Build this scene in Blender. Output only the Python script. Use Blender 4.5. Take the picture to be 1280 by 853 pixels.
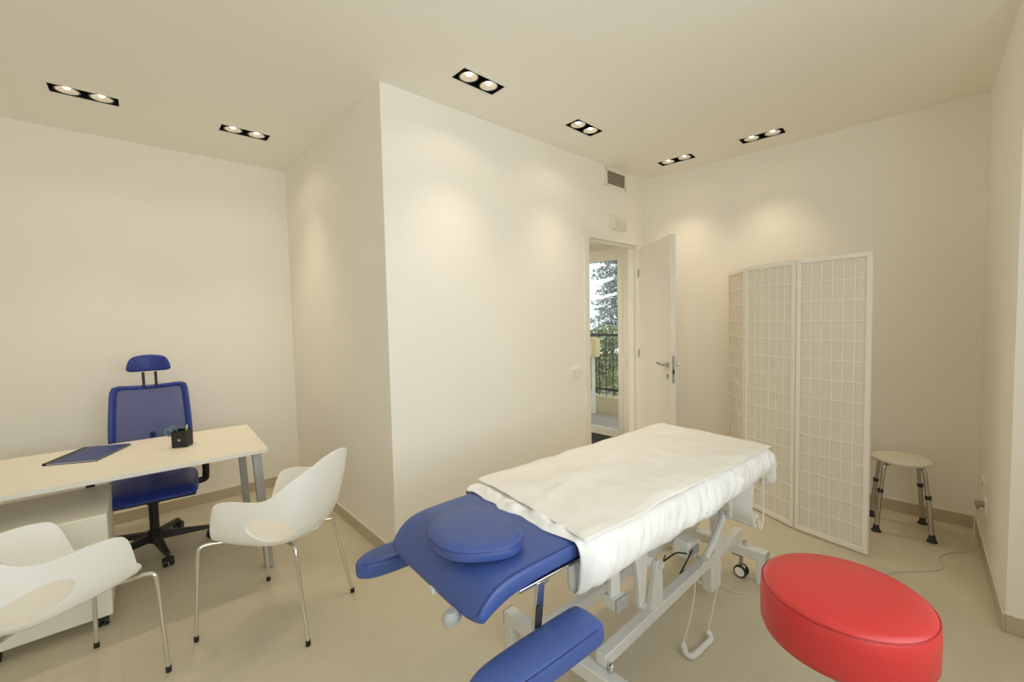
import bpy, bmesh, math, random
from mathutils import Vector, Matrix, Euler, noise
for o in list(bpy.data.objects): bpy.data.objects.remove(o, do_unlink=True)
SC = bpy.context.scene
COL = SC.collection
rnd = random.Random(7)
PI = math.pi
# ------------------------------------------------------------------ camera
cam_d = bpy.data.cameras.new('camera'); cam = bpy.data.objects.new('camera', cam_d); COL.objects.link(cam)
cam_d.sensor_width = 36.0; cam_d.sensor_fit = 'HORIZONTAL'; cam_d.lens = 36.0 * 538.08 / 1280.0
cam_d.clip_start = 0.02; cam_d.clip_end = 200
RG = Vector((0.72208477, -0.69146958, -0.02152662)); DN = Vector((-0.04984085, -0.02096142, -0.99853718)); FW = Vector((0.69000686, 0.72210140, -0.04959935))
mw = Matrix.Identity(4)
for i in range(3):
    mw[i][0] = RG[i]; mw[i][1] = -DN[i]; mw[i][2] = -FW[i]
mw[0][3], mw[1][3], mw[2][3] = -1.23025, -2.3446, 1.46395
cam.matrix_world = mw
SC.camera = cam
# ------------------------------------------------------------------ world, light, exposure
SC.view_settings.view_transform = 'Standard'; SC.view_settings.look = 'None'
SC.view_settings.gamma = 1.0; SC.view_settings.use_curve_mapping = False
SC.view_settings.exposure = 0.0
try:
    SC.cycles.use_denoising = True
    SC.cycles.max_bounces = 16; SC.cycles.diffuse_bounces = 12; SC.cycles.transparent_max_bounces = 16
    SC.cycles.sample_clamp_indirect = 6.0
    SC.cycles.caustics_reflective = False; SC.cycles.caustics_refractive = False
except Exception:
    pass
W = bpy.data.worlds.new('sky'); SC.world = W; W.use_nodes = True
W.node_tree.nodes['Background'].inputs[0].default_value = (0.93, 0.97, 1.0, 1)
W.node_tree.nodes['Background'].inputs[1].default_value = 1.6
BEAM_W = 12.8; SPILL_W = 1.0; LAMP_COL = (1.0, 0.815, 0.59); WIN_W = 33.0; WIN_COL = (0.86, 0.97, 1.0)

# ------------------------------------------------------------------ materials
def lin(c):
    return tuple(((v / 255) / 12.92 if v / 255 <= 0.04045 else ((v / 255 + 0.055) / 1.055) ** 2.4) for v in c)
def mat(name, rgb, rough=0.5, metal=0.0, noise_amt=0.03, scale=8.0, bump=0.0, bscale=60.0, **kw):
    m = bpy.data.materials.new(name); m.use_nodes = True
    nt = m.node_tree; b = nt.nodes['Principled BSDF']
    c = lin(rgb)
    tc = nt.nodes.new('ShaderNodeTexCoord')
    nz = nt.nodes.new('ShaderNodeTexNoise'); nz.inputs['Scale'].default_value = scale; nz.inputs['Detail'].default_value = 4
    nt.links.new(tc.outputs['Object'], nz.inputs['Vector'])
    mx = nt.nodes.new('ShaderNodeMix'); mx.data_type = 'RGBA'
    mx.inputs[6].default_value = (*[v * (1 - noise_amt) for v in c], 1); mx.inputs[7].default_value = (*[min(1, v * (1 + noise_amt)) for v in c], 1)
    nt.links.new(nz.outputs['Fac'], mx.inputs[0]); nt.links.new(mx.outputs[2], b.inputs['Base Color'])
    b.inputs['Roughness'].default_value = rough; b.inputs['Metallic'].default_value = metal
    for k, v in kw.items(): b.inputs[k.replace('_', ' ')].default_value = v
    if bump:
        n2 = nt.nodes.new('ShaderNodeTexNoise'); n2.inputs['Scale'].default_value = bscale; n2.inputs['Detail'].default_value = 3
        nt.links.new(tc.outputs['Object'], n2.inputs['Vector'])
        bp = nt.nodes.new('ShaderNodeBump'); bp.inputs['Strength'].default_value = bump; bp.inputs['Distance'].default_value = 0.004
        nt.links.new(n2.outputs['Fac'], bp.inputs['Height']); nt.links.new(bp.outputs['Normal'], b.inputs['Normal'])
    return m
def emis(name, rgb, s):
    m = bpy.data.materials.new(name); m.use_nodes = True; nt = m.node_tree; nt.nodes.clear()
    e = nt.nodes.new('ShaderNodeEmission'); e.inputs[0].default_value = (*lin(rgb), 1); e.inputs[1].default_value = s
    o = nt.nodes.new('ShaderNodeOutputMaterial'); nt.links.new(e.outputs[0], o.inputs[0]); return m
def see_through(name, rgb, fac, rough=0.5):
    m = mat(name, rgb, rough); nt = m.node_tree
    t = nt.nodes.new('ShaderNodeBsdfTransparent'); mx = nt.nodes.new('ShaderNodeMixShader'); mx.inputs[0].default_value = fac
    nt.links.new(nt.nodes['Principled BSDF'].outputs[0], mx.inputs[2]); nt.links.new(t.outputs[0], mx.inputs[1])
    nt.links.new(mx.outputs[0], nt.nodes['Material Output'].inputs[0]); return m
def glass_mat(name):
    m = bpy.data.materials.new(name); m.use_nodes = True; nt = m.node_tree; nt.nodes.clear()
    t = nt.nodes.new('ShaderNodeBsdfTransparent'); t.inputs[0].default_value = (0.93, 0.96, 0.95, 1)
    g = nt.nodes.new('ShaderNodeBsdfGlossy'); g.inputs['Roughness'].default_value = 0.02
    f = nt.nodes.new('ShaderNodeFresnel'); f.inputs[0].default_value = 1.3
    mx = nt.nodes.new('ShaderNodeMixShader'); o = nt.nodes.new('ShaderNodeOutputMaterial')
    nt.links.new(f.outputs[0], mx.inputs[0]); nt.links.new(t.outputs[0], mx.inputs[1]); nt.links.new(g.outputs[0], mx.inputs[2]); nt.links.new(mx.outputs[0], o.inputs[0])
    return m
def tile_mat(name, c1, c2, grout, size):
    m = bpy.data.materials.new(name); m.use_nodes = True; nt = m.node_tree; b = nt.nodes['Principled BSDF']
    tc = nt.nodes.new('ShaderNodeTexCoord'); mp = nt.nodes.new('ShaderNodeMapping'); nt.links.new(tc.outputs['Object'], mp.inputs[0])
    mp.inputs['Location'].default_value = (0.03, 0.32, 0)
    br = nt.nodes.new('ShaderNodeTexBrick'); br.offset = 0.0; br.squash = 1.0
    br.inputs['Scale'].default_value = 1.0; br.inputs['Mortar Size'].default_value = 0.0016; br.inputs['Mortar Smooth'].default_value = 0.2
    br.inputs['Brick Width'].default_value = size; br.inputs['Row Height'].default_value = size; br.inputs['Bias'].default_value = 0
    nt.links.new(mp.outputs[0], br.inputs['Vector'])
    nz = nt.nodes.new('ShaderNodeTexNoise'); nz.inputs['Scale'].default_value = 3.5; nz.inputs['Detail'].default_value = 8; nz.inputs['Roughness'].default_value = 0.62
    mp2 = nt.nodes.new('ShaderNodeMapping'); mp2.inputs['Scale'].default_value = (1, 2.6, 1); nt.links.new(tc.outputs['Object'], mp2.inputs[0]); nt.links.new(mp2.outputs[0], nz.inputs['Vector'])
    rp = nt.nodes.new('ShaderNodeValToRGB'); rp.color_ramp.elements[0].position = 0.3; rp.color_ramp.elements[1].position = 0.7
    rp.color_ramp.elements[0].color = (*lin(c1), 1); rp.color_ramp.elements[1].color = (*lin(c2), 1)
    nt.links.new(nz.outputs['Fac'], rp.inputs[0]); nt.links.new(rp.outputs[0], br.inputs['Color1']); nt.links.new(rp.outputs[0], br.inputs['Color2'])
    br.inputs['Mortar'].default_value = (*lin(grout), 1)
    nt.links.new(br.outputs['Color'], b.inputs['Base Color']); b.inputs['Roughness'].default_value = 0.42
    return m
M_wall = mat('wall_paint', (246, 242, 234), 0.85, noise_amt=0.008, scale=3)
M_ceil = mat('ceiling_paint', (245, 242, 234), 0.9, noise_amt=0.006, scale=3)
M_pillar = M_wall
M_floor = tile_mat('floor_tile', (203, 193, 170), (210, 201, 179), (199, 189, 165), 0.6)
M_skirt = mat('skirting_tile', (194, 182, 158), 0.45, noise_amt=0.04, scale=10)
M_skirt_top = mat('skirting_edge', (226, 218, 200), 0.5)
M_white = mat('white_lacquer', (240, 237, 228), 0.4, noise_amt=0.01)
M_door = mat('door_lacquer', (236, 232, 224), 0.45, noise_amt=0.02, scale=20)
M_plastic = mat('white_plastic', (243, 243, 240), 0.35, noise_amt=0.008)
M_shell = mat('chair_shell_plastic', (250, 249, 247), 0.38, noise_amt=0.006)
M_frame = mat('bed_grey_enamel', (226, 226, 222), 0.4, noise_amt=0.015)
M_frame2 = mat('bed_grey_cap', (176, 177, 176), 0.5)
M_chrome = mat('chrome', (225, 225, 222), 0.12, 1.0, 0.01)
M_alu = mat('brushed_aluminium', (188, 187, 182), 0.35, 1.0, 0.03, 30)
M_desk_leg = mat('grey_painted_steel', (172, 174, 176), 0.4, 0.35, 0.02)
M_desktop = mat('desk_laminate', (238, 231, 217), 0.45, noise_amt=0.02, scale=14)
M_desk_edge = mat('desk_edging', (232, 231, 224), 0.45)
M_bluevinyl = mat('blue_vinyl', (68, 91, 158), 0.40, noise_amt=0.03, scale=12, bump=0.12, bscale=220)
M_blueseam = mat('blue_seam', (44, 60, 122), 0.5)
M_bluechair = mat('blue_leatherette', (30, 52, 140), 0.42, noise_amt=0.03, bump=0.1, bscale=200)
M_bluemesh = see_through('blue_mesh_fabric', (48, 70, 150), 0.8, 0.8)
M_black = mat('black_plastic', (26, 25, 26), 0.45, noise_amt=0.05)
M_rubber = mat('dark_rubber', (52, 52, 60), 0.6)
M_red = mat('red_vinyl', (211, 58, 58), 0.34, noise_amt=0.02, bump=0.08, bscale=240)
M_redseam = mat('red_seam', (180, 42, 44), 0.5)
M_sheet = mat('white_nonwoven', (244, 241, 236), 0.8, noise_amt=0.012, scale=30, bump=0.25, bscale=90)
M_sheet2 = mat('white_elastic_cover', (247, 246, 245), 0.8, noise_amt=0.01, bump=0.2, bscale=70)
M_paper = mat('white_paper', (240, 238, 233), 0.8, noise_amt=0.01)
M_card = mat('roll_core', (206, 204, 196), 0.7)
M_screen = mat('screen_white_wood', (238, 234, 226), 0.5, noise_amt=0.01)
M_rice = mat('screen_paper', (226, 221, 208), 0.85, noise_amt=0.02, scale=40)
M_brass = mat('brass', (200, 160, 70), 0.3, 0.9)
M_stool = mat('cream_plastic', (224, 219, 204), 0.45)
M_cord = mat('white_cord', (226, 224, 214), 0.5)
M_cordg = mat('grey_cord', (205, 202, 190), 0.5)
M_glass = glass_mat('window_glass')
M_vent = mat('vent_slat', (178, 170, 148), 0.5)
M_dark = mat('dark_void', (40, 36, 28), 0.9)
M_lblack = mat('lamp_black', (18, 16, 14), 0.5)
M_refl = mat('lamp_reflector', (232, 228, 218), 0.32, 0.55, 0.02)
M_bulb = emis('lamp_bulb', (255, 236, 205), 9.0)
M_mat = mat('doormat_fibre', (58, 58, 60), 0.95, noise_amt=0.2, scale=60, bump=0.5, bscale=200)
M_leaf1 = mat('hedge_leaf', (150, 168, 98), 0.5, noise_amt=0.35, scale=9)
M_leaf2 = mat('hedge_dark', (128, 132, 116), 0.8, noise_amt=0.3, scale=12)
M_needle = mat('conifer_needle', (168, 178, 176), 0.7, noise_amt=0.35, scale=6)
M_bark = mat('bark', (92, 80, 66), 0.9, noise_amt=0.2, scale=20)
M_pave = mat('stone_paving', (162, 152, 138), 0.85, noise_amt=0.25, scale=7, bump=0.4, bscale=16)
M_gwall = mat('garden_render', (206, 194, 162), 0.85, noise_amt=0.05, scale=9)
M_iron = mat('black_iron', (34, 34, 34), 0.5)
M_mail = mat('cream_steel', (226, 206, 158), 0.5)
M_eml = mat('emergency_casing', (239, 234, 222), 0.5)
M_eml2 = mat('emergency_diffuser', (229, 223, 207), 0.4)
M_plug = mat('grey_plug', (150, 146, 132), 0.5)
M_folder = mat('folder_blue', (54, 68, 128), 0.5, noise_amt=0.04, scale=40)
M_teal = mat('teal_plastic', (96, 150, 150), 0.35)

# ------------------------------------------------------------------ mesh helpers
def catmull(P, n=6, closed=False):
    P = [Vector(p) for p in P]; out = []; L = len(P)
    for i in range(L if closed else L - 1):
        p0 = P[(i - 1) % L] if closed or i > 0 else P[0]; p1 = P[i]; p2 = P[(i + 1) % L]
        p3 = P[(i + 2) % L] if closed or i + 2 < L else P[-1]
        for k in range(n):
            t = k / n
            out.append(0.5 * ((2 * p1) + (p2 - p0) * t + (2 * p0 - 5 * p1 + 4 * p2 - p3) * t * t + (3 * p1 - p0 - 3 * p2 + p3) * t ** 3))
    if not closed: out.append(P[-1])
    return out
class MB:
    def __init__(s): s.bm = bmesh.new()
    def box(s, c, size, rot=None, off=(0, 0, 0)):
        r = rot if isinstance(rot, Matrix) else (Euler(rot).to_matrix() if rot else Matrix.Identity(3))
        V = []
        for x in (-.5, .5):
            for y in (-.5, .5):
                for z in (-.5, .5):
                    V.append(s.bm.verts.new(Vector(c) + r @ (Vector((x * size[0], y * size[1], z * size[2])) + Vector(off))))
        for f in ((0, 1, 3, 2), (4, 6, 7, 5), (0, 4, 5, 1), (2, 3, 7, 6), (0, 2, 6, 4), (1, 5, 7, 3)): s.bm.faces.new([V[i] for i in f])
        return s
    def bar(s, p0, p1, w, h, up=(0, 0, 1)):
        p0, p1 = Vector(p0), Vector(p1); d = (p1 - p0); L = d.length; d.normalize()
        x = d.cross(Vector(up)).normalized(); z = x.cross(d)
        return s.box((p0 + p1) / 2, (w, L, h), Matrix((x, d, z)).transposed())
    def hexa(s, bot, top):
        V = [s.bm.verts.new(p) for p in bot] + [s.bm.verts.new(p) for p in top]; n = len(bot)
        s.bm.faces.new(V[:n][::-1]); s.bm.faces.new(V[n:])
        for i in range(n): s.bm.faces.new((V[i], V[(i + 1) % n], V[n + (i + 1) % n], V[n + i]))
        return s
    def prism(s, poly, z0, z1): return s.hexa([(x, y, z0) for x, y in poly], [(x, y, z1) for x, y in poly])
    def slab(s, poly, axis, a, b):                       # polygon in the plane normal to axis, extruded a..b
        f = {'x': lambda p, t: (t, p[0], p[1]), 'y': lambda p, t: (p[0], t, p[1]), 'z': lambda p, t: (p[0], p[1], t)}[axis]
        return s.hexa([f(p, a) for p in poly], [f(p, b) for p in poly])
    def tube(s, pts, r, seg=10, closed=False, flat=1.0):
        P = [Vector(p) for p in pts]; n = len(P); R = r if isinstance(r, (list, tuple)) else [r] * n
        T = []
        for i in range(n):
            a = P[(i - 1) % n] if (closed or i > 0) else P[i]; b = P[(i + 1) % n] if (closed or i < n - 1) else P[i]
            T.append((b - a).normalized())
        up = Vector((0, 0, 1)) if abs(T[0].z) < .9 else Vector((1, 0, 0))
        N = T[0].cross(up).normalized(); rings = []
        for i in range(n):
            N = (N - T[i] * N.dot(T[i])).normalized(); B = T[i].cross(N)
            rings.append([s.bm.verts.new(P[i] + R[i] * (math.cos(2 * PI * k / seg) * N + flat * math.sin(2 * PI * k / seg) * B)) for k in range(seg)])
        for i in range(n if closed else n - 1):
            a, b = rings[i], rings[(i + 1) % n]
            for k in range(seg): s.bm.faces.new((a[k], a[(k + 1) % seg], b[(k + 1) % seg], b[k]))
        if not closed: s.bm.faces.new(rings[0][::-1]); s.bm.faces.new(rings[-1])
        return s
    def cyl(s, p0, p1, r0, r1=None, seg=20): return s.tube([p0, p1], [r0, r0 if r1 is None else r1], seg)
    def lathe(s, prof, c=(0, 0, 0), seg=32, sx=1.0, sy=1.0, mtx=None, caps=True):
        rings = []; c = Vector(c)
        for r, z in prof:
            if r < 1e-6: ring = [s.bm.verts.new(c + (mtx @ Vector((0, 0, z)) if mtx else Vector((0, 0, z))))]
            else:
                ring = []
                for k in range(seg):
                    v = Vector((r * sx * math.cos(2 * PI * k / seg), r * sy * math.sin(2 * PI * k / seg), z))
                    ring.append(s.bm.verts.new(c + (mtx @ v if mtx else v)))
            rings.append(ring)
        for a, b in zip(rings, rings[1:]):
            if len(a) == 1 and len(b) == 1: continue
            for k in range(seg):
                k2 = (k + 1) % seg
                if len(a) == 1: s.bm.faces.new((a[0], b[k2], b[k]))
                elif len(b) == 1: s.bm.faces.new((a[k], a[k2], b[0]))
                else: s.bm.faces.new((a[k], a[k2], b[k2], b[k]))
        if caps and len(rings[0]) > 1: s.bm.faces.new(rings[0][::-1])
        if caps and len(rings[-1]) > 1: s.bm.faces.new(rings[-1])
        return s
    def grid(s, rows, close_u=False):
        V = [[s.bm.verts.new(p) for p in r] for r in rows]
        for i in range(len(V) - 1 + (1 if close_u else 0)):
            a, b = V[i], V[(i + 1) % len(V)]
            for j in range(len(a) - 1): s.bm.faces.new((a[j], a[j + 1], b[j + 1], b[j]))
        return s
    def build(s, name, m, parent=None, bevel=0.0, seg=2, sub=0, angle=38, solid=0.0, offs=0.0, weld=True, normals=True):
        if weld: bmesh.ops.remove_doubles(s.bm, verts=s.bm.verts, dist=1e-5)
        if normals: bmesh.ops.recalc_face_normals(s.bm, faces=s.bm.faces)
        me = bpy.data.meshes.new(name); s.bm.to_mesh(me); s.bm.free()
        for p in me.polygons: p.use_smooth = True
        if not sub and not bevel: me.set_sharp_from_angle(angle=math.radians(angle))
        me.materials.append(m)
        o = bpy.data.objects.new(name, me); COL.objects.link(o)
        if parent: o.parent = parent
        if solid:
            md = o.modifiers.new('s', 'SOLIDIFY'); md.thickness = solid; md.offset = offs
        if bevel:
            md = o.modifiers.new('b', 'BEVEL'); md.width = bevel; md.segments = seg; md.limit_method = 'ANGLE'; md.angle_limit = math.radians(32); md.harden_normals = False
            if not sub: me.set_sharp_from_angle(angle=math.radians(70))
        if sub:
            md = o.modifiers.new('u', 'SUBSURF'); md.levels = sub; md.render_levels = sub
        return o
def thing(name, label, cat, loc=(0, 0, 0), rz=0.0, group=None):
    o = bpy.data.objects.new(name, None); COL.objects.link(o); o.location = loc; o.rotation_euler = (0, 0, rz); o.empty_display_size = 0.1
    return tag(o, label, cat, group)
def tag(o, label, cat, group=None):
    o['label'] = label; o['category'] = cat
    if group: o['group'] = group
    return o
def structure(o, label=None):
    o['kind'] = 'structure'
    if label: o['label'] = label
    return o
def bake(o):                                              # apply the modifiers of a mesh object
    dg = bpy.context.evaluated_depsgraph_get(); me = bpy.data.meshes.new_from_object(o.evaluated_get(dg))
    o.modifiers.clear(); old = o.data; o.data = me; bpy.data.meshes.remove(old); return o
def cut(o, cutter):
    md = o.modifiers.new('x', 'BOOLEAN'); md.object = cutter; md.operation = 'DIFFERENCE'; md.solver = 'EXACT'; md.use_self = True; md.use_hole_tolerant = True
    bpy.context.view_layer.update(); bake(o); bpy.data.objects.remove(cutter, do_unlink=True); return o

# ------------------------------------------------------------------ room shell
H = 2.85
E_ = (0.0, 0.0); A_ = (0.058, 1.942); L0 = (-3.0, 2.047); BC = (2.839, -0.09); CR = (2.943, -2.441); J_ = (1.677, -2.509); R1 = (1.677, -3.2); R0 = (-3.0, -3.2)
def outward(p, q):                                        # right-hand normal of p->q for a clockwise interior
    d = Vector((q[0] - p[0], q[1] - p[1])).normalized(); return Vector((-d.y, d.x))
def wall_piece(mb, p, q, z0, z1, t, n):
    a, b = Vector(p), Vector(q)
    mb.hexa([(*a, z0), (*b, z0), (*(b + n * t), z0), (*(a + n * t), z0)], [(*a, z1), (*b, z1), (*(b + n * t), z1), (*(a + n * t), z1)])
def wall(name, p, q, t=0.12, ext=0.0, holes=()):
    n = outward(p, q); d = (Vector(q) - Vector(p)).normalized(); mb = MB()
    P, Q = Vector(p) - d * ext, Vector(q) + d * ext
    cur = P
    for s0, s1, z0, z1 in holes:
        a = Vector(p) + d * s0; b = Vector(p) + d * s1
        wall_piece(mb, cur, a, 0, H, t, n)
        if z0 > 0: wall_piece(mb, a, b, 0, z0, t, n)
        wall_piece(mb, a, b, z1, H, t, n); cur = b
    wall_piece(mb, cur, Q, 0, H, t, n)
    return structure(mb.build(name, M_wall))
wall('wall_left', R0, L0)
wall('wall_alcove', L0, (0.178, A_[1] - 0.004))
# the box-out that steps into the room: side face E->A and the door wall E->BC
DX0, DX1, DZ = 1.872, 2.735, 2.20
n_door = outward(E_, BC); d_door = (Vector(BC) - Vector(E_)).normalized()
m = MB()
n_al = Vector((1.942, -0.058)).normalized()
wall_piece(m, (0.0, 0.0), A_, 0, H, 0.10, n_al)
structure(m.build('wall_return', M_wall))
m = MB()
T_B = 0.11
def on_b(s): return Vector(E_) + d_door * s
for s0, s1, z0, z1 in ((0.0, DX0, 0, H), (DX0, DX1, DZ, H), (DX1, 3.36, 0, H)):
    wall_piece(m, on_b(s0) if s0 else Vector((0.0, 0.0)), on_b(s1), z0, z1, T_B, n_door)
structure(m.build('wall_door', M_wall))
wall('wall_back', BC, CR)
wall('wall_right', CR, J_)
wall('wall_pillar', J_, R1)
wall('wall_rear', R1, R0, holes=((1.127, 3.827, 0.85, 2.45),))
fl = MB(); fl.prism([(-3.15, -3.35), (3.3, -3.35), (3.3, 2.7), (-3.15, 2.7)], -0.1, 0.0)
structure(fl.build('floor', M_floor))
LIGHTS = [(-1.226, 1.282, -3.0), (-0.405, 1.255, -2.0), (0.434, -0.371, -1.0), (1.396, -0.409, -0.5), (2.543, -0.558, -86.5), (2.565, -1.237, -86.5)]
ce = MB(); ce.prism([(-3.15, -3.35), (3.3, -3.35), (3.3, 2.7), (-3.15, 2.7)], H, H + 0.14)
ceil = ce.build('ceiling', M_ceil)
cu = MB()
for x, y, r in LIGHTS: cu.box((x, y, H + 0.03), (0.302, 0.126, 0.16), (0, 0, math.radians(r)))
cut(ceil, cu.build('cutter', M_ceil)); structure(ceil)
for p in ceil.data.polygons: p.use_smooth = False
def baseboard(name, p, q, h=0.082, t=0.011):
    n = -outward(p, q); mb = MB(); d = (Vector(q) - Vector(p)).normalized()
    wall_piece(mb, p, q, 0.0, h, t, n)
    o = structure(mb.build(name, M_skirt, bevel=0.002, seg=1))
    mb = MB(); wall_piece(mb, p, q, h, h + 0.003, t, n); mb.build('top_edge', M_skirt_top, o)
baseboard('baseboard_left', R0, L0)
baseboard('baseboard_alcove', L0, (A_[0], A_[1]))
m = MB(); wall_piece(m, (0.0, -0.011), A_, 0, 0.082, 0.011, -n_al); o = structure(m.build('baseboard_return', M_skirt))
m = MB(); wall_piece(m, (0.0, -0.011), A_, 0.082, 0.085, 0.011, -n_al); m.build('top_edge', M_skirt_top, o)
baseboard('baseboard_door', (-0.011, 0.0), tuple(on_b(1.835)))
baseboard('baseboard_back', BC, CR)
baseboard('baseboard_right', CR, (J_[0] - 0.011, J_[1]))
baseboard('baseboard_pillar', J_, R1)
# rear window (behind the photographer): frame, panes, and the daylight that comes through it
wn = structure(bpy.data.objects.new('window_1', None)); COL.objects.link(wn); wn.location = (-0.80, -3.26, 1.65)
m = MB()
for x in (-1.33, -0.45, 0.45, 1.33): m.box((x, 0, 0), (0.06, 0.07, 1.6))
for z in (-0.77, 0.77): m.box((0, 0, z), (2.7, 0.07, 0.06))
m.build('window_frame', M_white, wn, bevel=0.004)
for x in (-0.89, 0.0, 0.89):
    m = MB(); m.box((x, 0, 0), (0.82, 0.008, 1.48)); m.build('pane', M_glass, wn)
ld = bpy.data.lights.new('daylight', 'AREA'); ld.shape = 'RECTANGLE'; ld.size = 2.6; ld.size_y = 1.55; ld.energy = WIN_W; ld.color = WIN_COL
lo = bpy.data.objects.new('daylight', ld); COL.objects.link(lo); lo.location = (-0.80, -3.19, 1.65); lo.rotation_euler = (math.radians(90), 0, 0)

# ------------------------------------------------------------------ door in the door wall
dr = structure(bpy.data.objects.new('door_1', None)); COL.objects.link(dr); dr.location = (2.70, -0.094, 0)
ang = math.atan2(-0.67 + 0.086, 2.185 - 2.70)             # leaf swung into the room
dr.rotation_euler = (0, 0, ang)
LW = 0.775
m = MB(); m.box((LW / 2, 0.022, 1.075), (LW, 0.044, 2.13)); m.build('door_leaf', M_door, dr, bevel=0.003)
m = MB(); m.box((LW + 0.0008, 0.022, 1.02), (0.003, 0.022, 0.23)); m.build('lock_plate', M_alu, dr)
m = MB(); m.box((LW + 0.002, 0.022, 1.00), (0.003, 0.012, 0.04)); m.build('latch', M_dark, dr)
for s, y in ((-1, 0.0), (1, 0.044)):
    m = MB()
    m.cyl((LW - 0.06, y, 1.055), (LW - 0.06, y + s * 0.008, 1.055), 0.022, seg=20)
    m.cyl((LW - 0.06, y, 1.055), (LW - 0.06, y + s * 0.05, 1.055), 0.009, seg=14)
    m.tube(catmull([(LW - 0.055, y + s * 0.048, 1.055), (LW - 0.09, y + s * 0.052, 1.055), (LW - 0.185, y + s * 0.046, 1.06)], 5), 0.009, 12)
    m.build('door_handle', M_alu, dr)
    m = MB(); m.cyl((LW - 0.06, y, 0.955), (LW - 0.06, y + s * 0.006, 0.955), 0.02, seg=18); m.box((LW - 0.06, y + s * 0.006, 0.955), (0.008, 0.004, 0.022)); m.build('keyhole_escutcheon', M_alu, dr)
for z in (0.25, 1.1, 1.9):
    m = MB(); m.cyl((-0.004, -0.006, z - 0.04), (-0.004, -0.006, z + 0.04), 0.007, seg=12); m.build('hinge', M_alu, dr)
m = MB()
def b_box(mb, s0, s1, z0, z1, d0, d1):                    # box along the door wall, depth d0..d1 towards the hall
    a, b = on_b(s0), on_b(s1); n = n_door
    mb.hexa([(*(a + n * d0), z0), (*(b + n * d0), z0), (*(b + n * d1), z0), (*(a + n * d1), z0)], [(*(a + n * d0), z1), (*(b + n * d0), z1), (*(b + n * d1), z1), (*(a + n * d1), z1)])
b_box(m, 1.836, 1.903, 0, 2.232, -0.012, T_B + 0.012); b_box(m, 2.702, 2.768, 0, 2.232, -0.012, T_B + 0.012); b_box(m, 1.836, 2.768, 2.172, 2.232, -0.0121, T_B + 0.0121)
b_box(m, 1.903, 1.916, 0, 2.172, 0.045, T_B); b_box(m, 2.689, 2.702, 0, 2.172, 0.045, T_B); b_box(m, 1.903, 2.702, 2.155, 2.172, 0.045, T_B)
structure(m.build('trim_1', M_white, bevel=0.003))

# ------------------------------------------------------------------ hall behind the door wall
GX = 3.245
m = MB(); m.box((1.75, 2.62, 1.425), (3.3, 0.12, 2.85)); structure(m.build('wall_hall_far', M_wall))
m = MB(); m.box((GX + 0.05, 0.19, 1.425), (0.10, 0.50, 2.85)); m.box((GX + 0.05, 1.545, 2.545), (0.10, 2.21, 0.61)); m.box((GX + 0.05, 2.425, 1.02), (0.10, 0.45, 2.44))
structure(m.build('wall_hall_end', M_wall))
m = MB(); m.box((1.72, 1.36, 2.32), (3.02, 2.5, 0.07)); structure(m.build('ceiling_hall', M_ceil))
hl = bpy.data.lights.new('hall_fill', 'AREA'); hl.shape = 'RECTANGLE'; hl.size = 1.2; hl.size_y = 0.3; hl.energy = 16; hl.color = (1.0, 0.95, 0.86)  # unseen fill light added to brighten the hall and door leaf, no fixture
ho = bpy.data.objects.new('hall_fill', hl); COL.objects.link(ho); ho.location = (1.5, 1.25, 2.27)
w2 = structure(bpy.data.objects.new('window_2', None)); COL.objects.link(w2); w2.location = (GX, 1.35, 0)
m = MB()
m.box((0.03, -0.885, 1.12), (0.07, 0.07, 2.24)); m.box((0.03, 0.815, 1.12), (0.07, 0.07, 2.24)); m.box((0.03, -0.035, 2.20), (0.06, 1.62, 0.10)); m.box((0.03, -0.035, 0.047), (0.06, 1.62, 0.094))
m.build('window_frame', M_white, w2, bevel=0.004)
m = MB(); m.box((0.03, 0, 1.12), (0.01, 1.7, 2.06)); m.build('pane', M_glass, w2)
sw = thing('hall_light_switch', 'small white switch plate on the hall wall beside the glass', 'light switch', (GX - 0.001, 0.385, 0.952))
m = MB(); m.box((-0.005, 0, 0), (0.01, 0.115, 0.078)); m.build('plate', M_plastic, sw, bevel=0.003)
m = MB(); m.box((-0.012, 0, 0), (0.006, 0.05, 0.05)); m.build('rocker', M_door, sw, bevel=0.002)
mt = MB(); mt.box((2.82, 0.95, 0.007), (0.80, 1.35, 0.014)); tag(mt.build('doormat', M_mat, bevel=0.004), 'charcoal entrance mat on hall floor in front of glass', 'doormat')

# ------------------------------------------------------------------ outdoors beyond the hall glass
m = MB(); m.prism([(3.36, -1.5), (14, -1.5), (14, 16), (3.36, 16)], -0.12, -0.02); structure(m.build('pavement', M_pave))
m = MB(); m.box((4.46, 3.3, 0.11), (0.18, 8.0, 0.27)); structure(m.build('wall_garden', M_gwall, bevel=0.01))
fe = thing('iron_fence', 'black iron railing fence on low garden wall outside the glass', 'fence', (4.44, 2.6, 0.245))
m = MB(); m.box((0, 0, 0.95), (0.04, 6.0, 0.035)); m.build('top_rail', M_iron, fe)
m = MB(); m.box((0, 0, 0.10), (0.04, 6.0, 0.03)); m.build('bottom_rail', M_iron, fe)
for k in range(46):
    m = MB(); m.cyl((0, -2.9 + k * 0.127, 0.0), (0, -2.9 + k * 0.127, 1.03), 0.007, 0.007, seg=8); m.build('bar', M_iron, fe)
hd = thing('hedge', 'dense leafy green hedge growing behind black iron fence', 'hedge', (5.25, 3.0, -0.02))
m = MB()
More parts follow.
